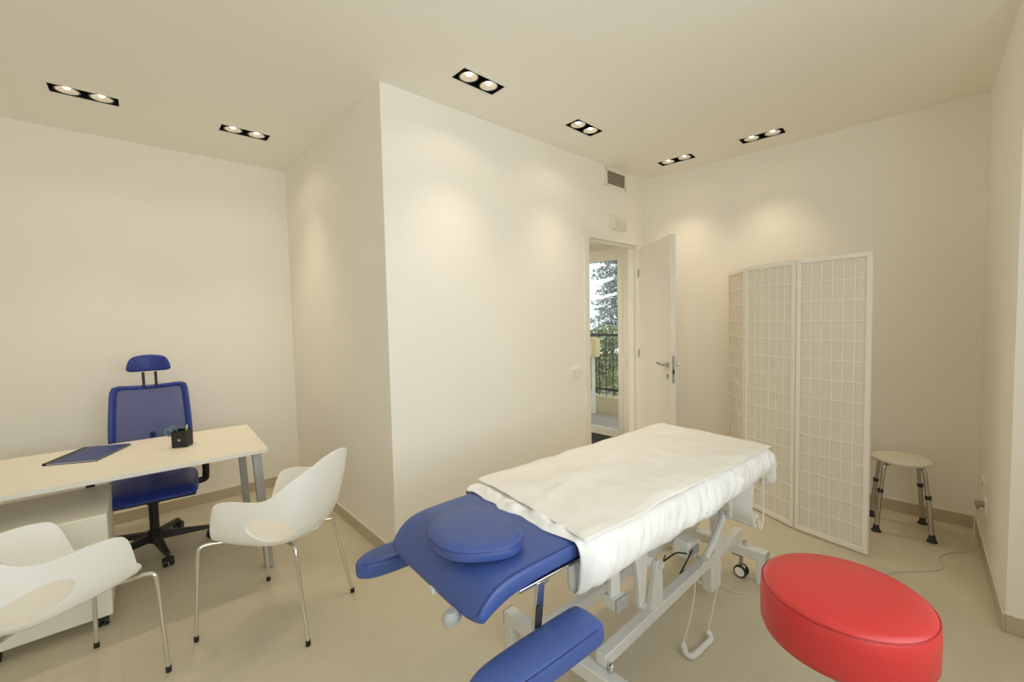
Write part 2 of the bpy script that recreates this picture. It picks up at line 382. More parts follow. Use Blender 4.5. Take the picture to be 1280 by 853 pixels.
def clump(mb, c, r, n, size, rd, flat=0.6):
    for _ in range(n):
        th = rd.uniform(0, 2 * PI); ph = math.acos(rd.uniform(-1, 1)); rr = r * rd.uniform(0.45, 1.0) ** 0.5
        p = Vector(c) + rr * Vector((math.sin(ph) * math.cos(th), math.sin(ph) * math.sin(th), math.cos(ph) * flat))
        s = size * rd.uniform(0.6, 1.3); R = Euler((rd.uniform(0, 6), rd.uniform(0, 6), rd.uniform(0, 6))).to_matrix()
        V = [mb.bm.verts.new(p + R @ (Vector(q) * s)) for q in ((-1, 0, 0), (0, -.45, .08), (1, 0, 0), (0, .45, .08), (0, 0, -.12))]
        for f in ((0, 1, 3), (1, 2, 3), (0, 4, 1), (1, 4, 2), (2, 4, 3), (3, 4, 0)): mb.bm.faces.new([V[i] for i in f])
rd = random.Random(3)
for k in range(150):
    clump(m, (rd.uniform(-0.32, 0.4), rd.uniform(-2.6, 2.6), rd.uniform(0.3, 1.25)), 0.26, 80, 0.023, rd)
m.build('foliage', M_leaf1, hd, weld=False, normals=False, angle=10)
m = MB()
for k in range(60): clump(m, (rd.uniform(0.0, 0.5), rd.uniform(-2.6, 2.6), rd.uniform(0.1, 1.2)), 0.3, 40, 0.06, rd)
m.build('inner_foliage', M_leaf2, hd, weld=False, normals=False, angle=10)
for k in range(9):
    m = MB(); y = -2.5 + k * 0.62; m.tube([(0.2, y, 0.0), (0.22, y + 0.04, 0.5), (0.16, y - 0.03, 1.1)], [0.03, 0.022, 0.01], 8); m.build('stem', M_bark, hd)
tr = thing('conifer_tree', 'tall grey-green conifer with drooping branches against white sky', 'tree', (7.8, 3.20, -0.02))
m = MB(); m.tube([(0, 0, 0), (0.02, 0.02, 2.0), (0, 0, 4.6)], [0.14, 0.10, 0.03], 10); m.build('trunk', M_bark, tr)
m = MB(); fo = MB(); rd = random.Random(11)
for k in range(80):
    z = 0.8 + 3.7 * (k / 80) ** 0.9; L = (0.95 * (1 - (z - 0.8) / 4.6) + 0.22) * rd.uniform(0.6, 1.1); th = k * 2.4 + rd.uniform(-.3, .3)
    d = Vector((math.cos(th), math.sin(th), 0)); tip = Vector((0, 0, z)) + d * L + Vector((0, 0, -0.18 * L))
    m.tube([(0, 0, z), Vector((0, 0, z)) + d * L * .5 + Vector((0, 0, 0.03)), tip], [0.018, 0.011, 0.004], 5)
    for j in range(5):
        t = 0.3 + 0.7 * j / 4; clump(fo, Vector((0, 0, z)).lerp(tip, t), 0.16, 34, 0.042, rd, 0.45)
m.build('branches', M_bark, tr); fo.build('foliage', M_needle, tr, weld=False, normals=False, angle=10)
for i, (x, y, s) in enumerate(((9.3, 6.6, 1.0), (12.2, 5.2, 0.9))):
    bt = thing('garden_bush', ['low olive-green bush standing left of the conifer behind hedge', 'low olive-green bush standing right behind the conifer'][i], 'bush', (x, y, -0.02))
    m = MB()
    for k in range(30): clump(m, (rd.uniform(-.7, .7), rd.uniform(-.8, .8), rd.uniform(.2, 1.7) * s), 0.4, 34, 0.07, rd)
    m.build('foliage', M_leaf2, bt, weld=False, normals=False, angle=10)
    m = MB(); m.tube([(0, 0, 0), (0.03, 0, 0.8)], [0.05, 0.03], 8); m.build('stem', M_bark, bt)
ml = thing('letterbox', 'cream letterbox on white post in front of iron fence', 'letterbox', (4.27, 1.60, -0.02))
m = MB(); m.box((0, 0, 0.115), (0.05, 0.06, 0.23)); m.box((0.0, 0, 0.55), (0.03, 0.05, 0.7)); m.build('post', M_white, ml, bevel=0.004)
m = MB(); m.box((-0.02, 0, 1.03), (0.12, 0.21, 0.29)); m.build('box', M_mail, ml, bevel=0.008)
m = MB(); m.box((-0.083, 0.02, 1.00), (0.006, 0.11, 0.16)); m.build('label_plate', M_white, ml)
m = MB(); m.box((-0.088, 0.02, 0.95), (0.004, 0.07, 0.012)); m.build('slot', M_iron, ml)

# ------------------------------------------------------------------ recessed double spotlights
SPOT_LABELS = ['recessed double spotlight nearest the left wall above the desk', 'recessed double spotlight above the blue office chair near the white return wall',
               'recessed double spotlight over the door wall, nearest the projecting corner', 'recessed double spotlight over the door wall, just left of the vent',
               'recessed double spotlight nearest the open door, over the back wall', 'recessed double spotlight above the folding screen, rightmost on the ceiling']
for i, (x, y, r) in enumerate(LIGHTS):
    t = thing('recessed_spotlight', SPOT_LABELS[i], 'ceiling light', (x, y, H), math.radians(r), 'recessed double spotlights in the ceiling')
    m = MB()
    for a, b, c, d in ((-.17, -.15, -.082, .082), (.15, .17, -.082, .082), (-.15, .15, -.082, -.062), (-.15, .15, .062, .082)):
        m.box(((a + b) / 2, (c + d) / 2, -0.001), (b - a, d - c, 0.003))
    m.build('trim', M_white, t)
    m = MB()                                             # open black box
    m.box((0, 0, 0.099), (0.30, 0.124, 0.004))
    m.box((0, 0.061, 0.05), (0.30, 0.002, 0.10)); m.box((0, -0.061, 0.05), (0.30, 0.002, 0.10)); m.box((0.149, 0, 0.05), (0.002, 0.124, 0.10)); m.box((-0.149, 0, 0.05), (0.002, 0.124, 0.10))
    m.build('housing', M_lblack, t)
    for sx in (-0.073, 0.073):
        m = MB(); m.lathe([(0.051, 0.001), (0.059, 0.001), (0.059, 0.02), (0.051, 0.02), (0.051, 0.001)], (sx, 0, 0), 32, caps=False); lp = m.build('lamp', M_lblack, t)
        m = MB(); m.lathe([(0.051, 0.002), (0.047, 0.008), (0.036, 0.018), (0.018, 0.028), (0.0, 0.030)], (sx, 0, 0), 32, caps=False); m.build('reflector', M_refl, lp)
        m = MB(); m.lathe([(0.0, 0.009), (0.012, 0.011), (0.016, 0.018), (0.013, 0.026), (0.0, 0.027)], (sx, 0, 0), 16); m.build('bulb', M_bulb, lp)
        for nm, en, sz, bl_ in (('beam', BEAM_W, 78, 1.0), ('spill', SPILL_W, 138, 0.45)):
            ls = bpy.data.lights.new('bulb_' + nm, 'SPOT'); ls.energy = en * ((1.05 if nm == 'beam' else 0.15) if i > 3 else (1.25 if i < 2 else 1.0)); ls.color = LAMP_COL; ls.spot_size = math.radians(sz); ls.spot_blend = bl_; ls.shadow_soft_size = 0.010
            so = bpy.data.objects.new('bulb_' + nm, ls); COL.objects.link(so); so.parent = t; so.location = (sx, 0, 0.004)

# ------------------------------------------------------------------ wall fittings
rzB = math.atan2(d_door.y, d_door.x)
def on_wall_b(name, label, cat, s, z, group=None):
    p = on_b(s); return thing(name, label, cat, (p.x, p.y, z), rzB, group)   # local +x along the wall, -y into the room
v = on_wall_b('vent_grille', 'white slatted air vent high on the wall above the door', 'vent', 2.323, 2.748)
m = MB()
m.box((-0.155, -0.006, 0), (0.03, 0.014, 0.17)); m.box((0.155, -0.006, 0), (0.03, 0.014, 0.17)); m.box((0, -0.006, 0.075), (0.34, 0.014, 0.03)); m.box((0, -0.006, -0.075), (0.34, 0.014, 0.03)); m.build('frame', M_white, v, bevel=0.002)
m = MB(); m.box((0, -0.001, 0), (0.29, 0.002, 0.13)); m.build('backing', M_dark, v)
for k in range(7):
    m = MB(); m.box((0, -0.008, -0.055 + k * 0.0185), (0.285, 0.012, 0.0035), (math.radians(-38), 0, 0)); m.build('slat', M_vent, v)
e = on_wall_b('emergency_light', 'white emergency light box on the wall just above the door', 'emergency light', 2.352, 2.345)
m = MB(); m.box((0, -0.018, 0), (0.245, 0.036, 0.125)); m.build('casing', M_eml, e, bevel=0.008, seg=3)
m = MB(); m.box((0.01, -0.039, -0.018), (0.16, 0.006, 0.07)); m.build('diffuser', M_eml2, e, bevel=0.006)
s_ = on_wall_b('light_switch', 'white double light switch on the wall left of the door', 'light switch', 1.713, 1.0)
m = MB(); m.box((0, -0.005, 0), (0.14, 0.01, 0.085)); m.build('plate', M_wall, s_, bevel=0.003)
for x in (-0.034, 0.034):
    m = MB(); m.box((x, -0.012, 0), (0.045, 0.006, 0.05)); m.build('rocker', M_door, s_, bevel=0.002)
s_ = on_wall_b('wall_socket', 'low white wall socket left of door, just above bed sheet edge', 'wall socket', 1.72, 0.30)
m = MB(); m.box((0, -0.005, 0), (0.12, 0.01, 0.08)); m.build('plate', M_wall, s_, bevel=0.003)
for x in (-0.018, 0, 0.018):
    m = MB(); m.cyl((x, -0.009, 0), (x, -0.0112, 0), 0.003, seg=10); m.build('hole', M_dark, s_)
rzR = math.atan2(-2.509 + 2.441, 1.677 - 2.943)           # right wall: local +x runs towards the camera side, -y into the room... room is on its right
dR = Vector((math.cos(rzR), math.sin(rzR))); nR = Vector((dR.y, -dR.x))                     # nR points into the room
def right_socket(label, s, z, n_hole):
    p = Vector(CR) + dR * s; t = thing('wall_socket', label, 'wall socket', (p.x, p.y, z), math.atan2(-dR.y, -dR.x), 'white sockets on the right wall')
    m = MB(); m.box((0, 0.005, 0), (0.125, 0.010, 0.082)); m.build('plate', M_wall, t, bevel=0.003)
    for k in range(n_hole):
        m = MB(); m.cyl(((k - 1) * 0.019, 0.009, 0), ((k - 1) * 0.019, 0.0112, 0), 0.0035, seg=10); m.build('hole', M_dark, t)
right_socket('upper white wall socket near the back corner, nothing plugged in', 0.36, 0.405, 3)
right_socket('lower white wall socket on the right wall, holding the grey plug', 0.47, 0.315, 3)

# ------------------------------------------------------------------ desk
dk = thing('desk', 'pale laminate desk with white edge and grey metal legs', 'desk', (-0.535, 0.53, 0), math.radians(-4.6))
DL, DD, DT = 1.60, 0.825, 0.722                          # local: x to the left (negative), y to the back
m = MB(); m.box((-DL / 2, DD / 2, DT - 0.011), (DL, DD, 0.022)); dt = m.build('desktop', M_desktop, dk, bevel=0.0015, seg=1)
m = MB()
m.box((-DL / 2, -0.001, DT - 0.0115), (DL + 0.003, 0.002, 0.022)); m.box((-DL / 2, DD + 0.001, DT - 0.0115), (DL + 0.003, 0.002, 0.022)); m.box((0.001, DD / 2, DT - 0.0115), (0.002, DD, 0.022)); m.box((-DL - 0.001, DD / 2, DT - 0.0115), (0.002, DD, 0.022))
m.build('edging', M_desk_edge, dt)
for sx, x0, x1 in ((1, -0.055, -0.025), (-1, -DL + 0.055, -DL + 0.025)):
    for y0, y1 in ((0.035, 0.0), (DD - 0.065, DD - 0.03)):
        m = MB(); w, d = 0.044, 0.054
        a = Vector((x0, y0 + 0.026, DT - 0.024)); b = Vector((x1, y1 + 0.0, 0.004))
        def q(c): return [(c.x - w / 2 * 1.0, c.y - d / 2, c.z), (c.x + w / 2, c.y - d / 2, c.z), (c.x + w / 2, c.y + d / 2, c.z), (c.x - w / 2, c.y + d / 2, c.z)]
        m.hexa(q(b), q(a)); lg = m.build('leg', M_desk_leg, dk, bevel=0.003)
        m = MB(); m.cyl((b.x, b.y, 0.0), (b.x, b.y, 0.005), 0.013, seg=14); m.build('glide', M_black, lg)
    m = MB(); m.box((x0, DD / 2, DT - 0.036), (0.03, DD - 0.06, 0.026)); m.build('cross_rail', M_desk_leg, dk, bevel=0.003)
m = MB(); m.box((-DL / 2, 0.17, DT - 0.042), (DL - 0.12, 0.03, 0.038)); m.box((-DL / 2, DD - 0.17, DT - 0.042), (DL - 0.12, 0.03, 0.038)); m.build('beam', M_desk_leg, dk, bevel=0.002)
pd = thing('drawer_pedestal', 'white mobile drawer pedestal on dark casters under desk front', 'drawer unit', (-1.252, 0.505, 0), math.radians(-2.5))
PW, PDp, PZ0, PZ1 = 0.43, 0.58, 0.058, 0.560
m = MB(); m.box((-PW / 2, PDp / 2, (PZ0 + PZ1) / 2), (PW, PDp - 0.02, PZ1 - PZ0)); m.build('body', M_white, pd, bevel=0.004)
for k in range(3):
    m = MB(); z0 = PZ0 + 0.008 + k * 0.163; m.box((-PW / 2, PDp - 0.001, z0 + 0.078), (PW - 0.006, 0.018, 0.154)); dw = m.build('drawer', M_white, pd, bevel=0.003)
    m = MB(); m.box((-PW / 2, PDp + 0.018, z0 + 0.11), (0.12, 0.02, 0.012)); m.build('handle', M_alu, dw, bevel=0.003)
def caster(parent, c, r=0.022, name='caster'):
    x, y = c; m = MB()
    for s in (-1, 1): m.cyl((x + s * 0.006, y, r), (x + s * 0.022, y, r), r, seg=20)
    m.box((x, y, r + 0.006), (0.016, 0.034, 0.036)); m.cyl((x, y + 0.008, r + 0.01), (x, y + 0.008, PZ0 if name == 'caster' else r + 0.04), 0.006, seg=10)
    return m.build(name, M_black, parent, bevel=0.003)
for x in (-0.04, -PW + 0.04):
    for y in (0.05, PDp - 0.06): caster(pd, (x, y), 0.024)
# folder on the desk
fo_ = thing('document_folder', 'closed dark blue document folder with black spine on desk', 'folder', (-1.308, 1.19, DT), math.radians(-28))
FWd, FHt = 0.24, 0.335
def fq(mb, x0, x1, y0, y1, z0, z1): mb.box(((x0 + x1) / 2, (y0 + y1) / 2, (z0 + z1) / 2), (x1 - x0, y1 - y0, z1 - z0))
m = MB(); fq(m, -FWd / 2, FWd / 2, -FHt / 2, FHt / 2, 0.0, 0.003); m.build('back_cover', M_black, fo_)
m = MB(); fq(m, -FWd / 2 + 0.012, FWd / 2 - 0.006, -FHt / 2 + 0.005, FHt / 2 - 0.005, 0.003, 0.0085); m.build('pages', M_paper, fo_)
m = MB(); fq(m, -FWd / 2 + 0.03, FWd / 2, -FHt / 2, FHt / 2, 0.0085, 0.0115); m.build('front_cover', M_folder, fo_, bevel=0.001, seg=1)
m = MB(); fq(m, -FWd / 2, -FWd / 2 + 0.034, -FHt / 2, FHt / 2, 0.0080, 0.0120); fq(m, -FWd / 2 - 0.003, -FWd / 2 + 0.002, -FHt / 2, FHt / 2, 0, 0.012); m.build('spine', M_black, fo_, bevel=0.001, seg=1)
# pen cup, scissors and pens
pc = thing('pen_cup', 'square black ribbed pen cup on the desk', 'pen cup', (-0.893, 0.998, DT), math.radians(-30))
cw, ch = 0.080, 0.102
m = MB()
for s in (-1, 1):
    m.box((s * (cw / 2 - 0.0015), 0, ch / 2), (0.003, cw, ch)); m.box((0, s * (cw / 2 - 0.0015), ch / 2), (cw - 0.006, 0.003, ch))
m.box((0, 0, 0.0015), (cw, cw, 0.003)); m.build('body', M_black, pc)
for k in range(10):
    m = MB(); z = 0.012 + k * 0.009
    for s in (-1, 1): m.box((s * (cw / 2 + 0.0006), 0, z), (0.0022, cw, 0.003)); m.box((0, s * (cw / 2 + 0.0006), z), (cw, 0.0022, 0.003))
    m.build('rib', M_rubber, pc)
m = MB(); m.box((0, -cw / 2 - 0.0022, 0.046), (0.014, 0.0016, 0.012)); m.build('badge', M_alu, pc)
sc = thing('scissors', 'scissors with pale teal loop handles leaning in pen cup', 'scissors', (-0.905, 1.005, DT + 0.004), math.radians(20))
lean = Matrix.Rotation(math.radians(-24), 3, 'Y')
def Lp(p): return lean @ Vector(p)
for s in (-1, 1):
    m = MB(); m.bar(Lp((s * 0.004, 0, 0.002)), Lp((-s * 0.005, 0, 0.085)), 0.008, 0.0015, (0, 1, 0)); bl = m.build('blade', M_alu, sc)
    m = MB(); m.tube([Lp((-s * 0.015 + 0.014 * math.cos(a) * 1.0, 0.002 * s, 0.11 + 0.024 * math.sin(a))) for a in [2 * PI * k / 20 for k in range(20)]], 0.0035, 8, True); m.build('handle', M_teal, bl)
pn = thing('pen', 'pale green pen standing upright in black pen cup', 'pen', (-0.878, 0.985, DT + 0.004))
m = MB(); m.tube([(0, 0, 0), (0.006, 0.004, 0.085), (0.010, 0.006, 0.118)], [0.004, 0.0055, 0.0055], 10); m.build('barrel', mat('pale_green_plastic', (196, 206, 170), 0.4), pn)
m = MB(); m.tube([(0.010, 0.006, 0.118), (0.011, 0.0065, 0.128)], [0.0035, 0.003], 10); m.build('cap', M_white, pn)

# ------------------------------------------------------------------ blue office chair
oc = thing('office_chair', 'blue office chair with mesh back and headrest behind desk', 'office chair', (-1.035, 1.29, 0), math.radians(-7))
# local: faces -y (towards the desk front)
for k in range(5):
    a = math.radians(-76 + 72 * k); d = Vector((math.cos(a), math.sin(a), 0)); sd = Vector((-d.y, d.x, 0)); m = MB()
    def sec(t, w, z0, z1): c = d * t; return [c - sd * w + Vector((0, 0, z0)), c + sd * w + Vector((0, 0, z0)), c + sd * w * .75 + Vector((0, 0, z1)), c - sd * w * .75 + Vector((0, 0, z1))]
    S = [sec(0.02, 0.030, 0.075, 0.125), sec(0.12, 0.024, 0.072, 0.112), sec(0.30, 0.016, 0.066, 0.086)]
    V = [[m.bm.verts.new(p) for p in s] for s in S]
    for i in range(2):
        for j in range(4): m.bm.faces.new((V[i][j], V[i][(j + 1) % 4], V[i + 1][(j + 1) % 4], V[i + 1][j]))
    m.bm.faces.new(V[0][::-1]); m.bm.faces.new(V[2])
    lg = m.build('base_leg', M_black, oc, bevel=0.005)
    m = MB(); c = d * 0.30
    for s in (-1, 1): m.cyl(c + sd * s * 0.007 + Vector((0, 0, 0.028)), c + sd * s * 0.026 + Vector((0, 0, 0.028)), 0.028, seg=22)
    m.cyl(c + Vector((0, 0, 0.03)), c + Vector((0, 0, 0.08)), 0.008, seg=10); m.bar(c + Vector((0, 0, 0.05)) - d * .01, c + Vector((0, 0, 0.05)) + d * .025, 0.03, 0.016)
    m.build('caster', M_black, lg, bevel=0.004)
m = MB(); m.cyl((0, 0, 0.06), (0, 0, 0.14), 0.038, seg=24); m.cyl((0, 0, 0.14), (0, 0, 0.31), 0.026, seg=20); m.cyl((0, 0, 0.31), (0, 0, 0.385), 0.033, seg=20); m.build('gas_lift', M_black, oc, bevel=0.003)
m = MB(); m.box((0, -0.02, 0.386), (0.22, 0.30, 0.04)); m.box((0, -0.04, 0.408), (0.46, 0.47, 0.018)); m.build('seat_plate', M_black, oc, bevel=0.008)
rows = []
for j in range(15):                                      # cushion top/bottom as closed tube of rows
    t = -1 + 2 * j / 14; rows.append(t)
m = MB(); NX, NY = 12, 12
def cush(s, t, top):
    x = 0.248 * s; y = 0.270 * t
    e_ = max(abs(s), abs(t)); r_ = (abs(s) ** 6 + abs(t) ** 6) ** (1 / 6)
    k = 1.0 / max(r_ / max(e_, 1e-6), 1); x *= (1 - 0.06 * (abs(t) ** 4)); y *= k ** 0.5
    z = 0.480 - 0.012 * (1 - s * s) * (1 - t * t) - 0.02 * max(0, -t) ** 4 if top else 0.418
    if top: z -= 0.030 * (max(abs(s), abs(t)) ** 8)
    return (x, y - 0.045, z)
T_ = [[cush(-1 + 2 * i / NX, -1 + 2 * j / NY, True) for i in range(NX + 1)] for j in range(NY + 1)]
B_ = [[cush(-1 + 2 * i / NX, -1 + 2 * j / NY, False) for i in range(NX + 1)] for j in range(NY + 1)]
m.grid(T_); m.grid(B_)
m.grid([T_[0], B_[0]]); m.grid([T_[-1], B_[-1]]); m.grid([[r[0] for r in T_], [r[0] for r in B_]]); m.grid([[r[-1] for r in T_], [r[-1] for r in B_]])
m.build('seat', M_bluechair, oc, sub=1, bevel=0.0)
def backsurf(s, t):                                      # s -1..1 across, t 0..1 up
    w = 0.244 - 0.034 * t - 0.02 * (1 - t) ** 3
    z = 0.575 + (0.475 + 0.018 * s * s) * t
    y = 0.245 + 0.07 * t - 0.05 * (1 - s * s) * 0 + 0.045 * (1 - s * s) + 0.03 * (t - 0.35) ** 2
    return Vector((w * s, y, z))
def ring_pts(scale_in):
    out = []
    N = 64
    for k in range(N):
        a = 2 * PI * k / N; c, s = math.cos(a), math.sin(a); p = 14.0
        r = 1 / ((abs(c) ** p + abs(s) ** p) ** (1 / p)); x, y = c * r, s * r
        if scale_in:
            x *= 0.85; y = y * 0.92
            if y < 0: y = -0.72 + 0.16 * (1 - (x / 0.85) ** 2) if y < -0.55 else y * 0.9
        out.append((x, (y + 1) / 2))
    return out
m = MB(); ro, ri = ring_pts(False), ring_pts(True)
rows = [[backsurf(*a), backsurf(*(((a[0] + b[0]) / 2, (a[1] + b[1]) / 2))) + Vector((0, -0.006, 0)), backsurf(*b)] for a, b in zip(ro, ri)]
m.grid(rows, close_u=True); m.build('backrest_frame', M_bluechair, oc, solid=0.022, offs=0.0, bevel=0.004)
m = MB(); R2 = []
for j in range(17):
    t = j / 16; R2.append([backsurf(-0.86 + 1.72 * i / 12, 0.10 + 0.86 * t) + Vector((0, 0.002, 0)) for i in range(13)])
m.grid(R2); m.build('backrest_mesh', M_bluemesh, oc)
m = MB(); m.tube(catmull([(0, 0.10, 0.385), (0, 0.24, 0.39), (0, 0.315, 0.47), (0, 0.335, 0.62), (0, 0.34, 0.72)], 5), 0.020, 12, flat=1.6); m.build('back_support', M_black, oc)
for s in (-1, 1):
    m = MB(); m.tube(catmull([(s * 0.15, 0.03, 0.395), (s * 0.27, 0.03, 0.40), (s * 0.288, 0.02, 0.44), (s * 0.288, 0.01, 0.56), (s * 0.288, 0.0, 0.645)], 5), 0.014, 10, flat=1.5); ar = m.build('armrest', M_black, oc)
    m = MB(); m.box((s * 0.285, 0.02, 0.655), (0.06, 0.19, 0.026)); m.build('arm_pad', M_black, ar, bevel=0.010, seg=3)
    m = MB(); m.box((s * 0.034, 0.355, 1.095), (0.016, 0.012, 0.11)); m.build('headrest_post', M_black, oc, bevel=0.003)
m = MB(); hr = []
for i in range(13):
    s = -1 + 2 * i / 12; x = 0.118 * s; ring = []
    hh = 0.060 * (1 - 0.12 * s * s); cz = 1.205 + 0.008 * (1 - s * s)
    for k in range(12):
        a = 2 * PI * k / 12; c, q_ = math.cos(a), math.sin(a); e = 0.42
        ee = (1 - abs(s) ** 10 * 0.35)
        zz = cz + hh * ee * math.copysign(abs(q_) ** e, q_); ring.append((x * (1 - 0.13 * (zz - cz) / hh), 0.335 - 0.035 * 0 + 0.030 * (1 - s * s) * 1.0 + 0.018 * ee * math.copysign(abs(c) ** e, c), zz))
    hr.append(ring + [ring[0]])
m.grid(hr); m.bm.faces.new([m.bm.verts.new(p) for p in hr[0][:-1]]); m.bm.faces.new([m.bm.verts.new(p) for p in hr[-1][:-1]])
m.build('headrest', M_bluechair, oc, sub=1)

# ------------------------------------------------------------------ white tub chairs
def make_tub(name, label, loc, rz, group):
    t = thing(name, label, 'chair', loc, rz, group)      # local: faces +y
    T0 = [(-.213, .172, .596), (-.226, .143, .648), (-.233, .07, .667), (-.236, -.03, .670), (-.235, -.10, .676), (-.229, -.155, .700), (-.220, -.205, .742), (-.203, -.248, .775), (-.165, -.285, .801), (-.115, -.308, .823), (-.06, -.320, .838), (0, -.325, .843)]
    B0 = [(-.182, .205, .462), (-.185, .13, .454), (-.186, .06, .450), (-.186, -.01, .449), (-.183, -.06, .449), (-.176, -.10, .450), (-.164, -.135, .453), (-.147, -.162, .457), (-.120, -.185, .461), (-.085, -.200, .464), (-.042, -.209, .466), (0, -.212, .467)]
    T1 = catmull(T0, 3); B1 = catmull(B0, 3)
    def mir(P): return P + [Vector((-p.x, p.y, p.z)) for p in P[-2::-1]]
    Tf, Bf = mir(T1), mir(B1); n = len(Bf); NV = 10; rows = []
    for b, tp in zip(Bf, Tf):
        c = Vector((b.x + (tp.x - b.x) * .92, b.y + (tp.y - b.y) * .55 * (1 if b.y < 0 else .3), b.z + 0.035)); row = []
        for k in range(NV + 1):
            u = k / NV; row.append(b * (1 - u) ** 2 + c * 2 * u * (1 - u) + tp * u * u)
        rows.append(row)
    m = MB(); m.grid(rows)
    h = n // 2; NS = 10; pan = []
    fr = [Vector((-.182 + .364 * i / NS, .205 + .062 * (1 - (2 * i / NS - 1) ** 4) ** .7, .459 - .012 * (1 - (2 * i / NS - 1) ** 2))) for i in range(NS + 1)]
    for j in range(h):
        l, r = Bf[j], Bf[n - 1 - j]
        pan.append([l.lerp(r, i / NS) + Vector((0, 0, -.014 * (1 - (2 * i / NS - 1) ** 2))) for i in range(NS + 1)])
    pan.append([Bf[h].copy() for i in range(NS + 1)])
    mid = [(a + b) / 2 + Vector((0, 0, 0.004)) for a, b in zip(fr, pan[0])]
    fr[0] = mid[0] = pan[0][0]; fr[-1] = mid[-1] = pan[0][-1]
    m.grid([fr, mid] + pan)
    bmesh.ops.remove_doubles(m.bm, verts=m.bm.verts, dist=1e-4); bmesh.ops.dissolve_degenerate(m.bm, dist=1e-5, edges=m.bm.edges)
    sh = m.build('shell', M_shell, t, solid=0.009, offs=0.0)
    bpy.context.view_layer.update(); bake(sh)
    c = MB(); pts = []
    for k in range(40):
        a = 2 * PI * k / 40; y, z = 0.104 * math.cos(a), 0.058 * math.sin(a); r = math.radians(9)
        pts.append((-.112 + y * math.cos(r) - z * math.sin(r), .539 + y * math.sin(r) + z * math.cos(r)))
    c.slab(pts, 'x', -.5, .5); cut(sh, c.build('cutter', M_shell, t))
    for p in sh.data.polygons: p.use_smooth = True
    sh.data.set_sharp_from_angle(angle=math.radians(45))
    sh.data.materials.clear(); sh.data.materials.append(M_shell)
    for sx in (-1, 1):
        for P in ([(sx * .05, .08, .422), (sx * .12, .17, .424), (sx * .175, .235, .432), (sx * .205, .258, .425), (sx * .213, .263, .38), (sx * .236, .270, .012)],
                  [(sx * .05, -.04, .422), (sx * .10, -.12, .426), (sx * .138, -.178, .430), (sx * .150, -.196, .416), (sx * .160, -.210, .36), (sx * .194, -.270, .012)]):
            m = MB(); m.tube(catmull(P[:5], 5) + [P[5]], 0.0085, 12); lg = m.build('leg', M_chrome, t, angle=60)
            e = Vector(P[5]); m = MB(); m.cyl(e + Vector((0, 0, -.012)), e + Vector((0, 0, .012)), 0.0105, seg=14); m.build('foot_cap', M_black, lg)
    m = MB(); m.box((0, 0, .421), (.12, .20, .010)); m.build('mounting_plate', M_alu, t, bevel=.003)
    return t
make_tub('tub_chair', 'white plastic tub chair with its back to treatment bed, in front of desk end', (-0.626, 0.0175, 0), math.atan2(.794, -.608) - PI / 2, 'white tub chairs at the desk')
make_tub('tub_chair', 'white plastic tub chair in front of drawer pedestal, cut by left picture edge', (-1.44, 0.04, 0), math.atan2(.47, .88) - PI / 2, 'white tub chairs at the desk')

# ------------------------------------------------------------------ treatment bed
BZ = math.radians(-4.4); BO = (0.70, -1.17, 0)
V0 = -0.14; ZT = 0.765
bd = thing('treatment_bed', 'height-adjustable treatment bed with blue vinyl head section and grey frame', 'treatment bed', BO, BZ)
# head section pad with nose rolled down
prof_t = catmull([(-0.62, ZT), (-0.944, ZT + .001), (-1.10, ZT - .004), (-1.165, ZT - .028), (-1.205, ZT - .098)], 5)
prof_t = [(p[0], p[1]) for p in [(-0.62, ZT), (-0.80, ZT), (-0.95, ZT), (-1.06, ZT - .001), (-1.125, ZT - .006), (-1.17, ZT - .020), (-1.203, ZT - .045), (-1.225, ZT - .075), (-1.240, ZT - .108)]]
prof_b = [(-0.62, ZT - .062), (-0.80, ZT - .062), (-0.95, ZT - .062), (-1.04, ZT - .064), (-1.10, ZT - .070), (-1.14, ZT - .080), (-1.17, ZT - .094), (-1.193, ZT - .107), (-1.216, ZT - .122)]
m = MB(); HW = 0.282
secs = []
for (ut, zt), (ub, zb) in zip(prof_t, prof_b):
    nose = max(0.0, (-ut - 1.10) / 0.14); w = HW - 0.012 * nose ** 3
    mid = ((ut + ub) / 2, (zt + zb) / 2); ring = []
    for s in (-1, 1):
        pass
    A = [(ut, -w + .022, zt), (ut + (ub - ut) * .12, -w + .006, zt + (zb - zt) * .12), (ut + (ub - ut) * .4, -w, zt + (zb - zt) * .4), (ut + (ub - ut) * .85, -w + .002, zt + (zb - zt) * .85), (ub, -w + .014, zb)]
    crown = 0.004
    topmid = [(ut, -w * f, zt + crown * (1 - f * f)) for f in (.6, .2, -.2, -.6)]
    Bm = [(p[0], -p[1], p[2]) for p in A]
    botmid = [(ub, -w * f, zb) for f in (.5, 0, -.5)]
    ring = A[::-1] + topmid + Bm + botmid[::-1]
    secs.append([(p[0], p[1] + V0, p[2]) for p in ring])
m.grid([r + [r[0]] for r in secs])
m.bm.faces.new([m.bm.verts.new(p) for p in secs[0]]); m.bm.faces.new([m.bm.verts.new(p) for p in secs[-1]][::-1])
hp = m.build('head_section', M_bluevinyl, bd, sub=2)
for s in (-1,):
    pts = [(p[0], V0 + s * (HW - 0.009 - 0.012 * max(0, (-p[0] - 1.10) / .14) ** 3), p[1] - 0.0065) for p in prof_t[1:-1]]
    m = MB(); m.tube(catmull(pts, 4), 0.0022, 8); m.build('piping', M_blueseam, hp)
# main section under the cover
m = MB(); m.box((-0.03, V0, ZT - 0.035), (1.16, 0.58, 0.06)); m.build('main_section', M_bluevinyl, bd, bevel=0.014, seg=3)
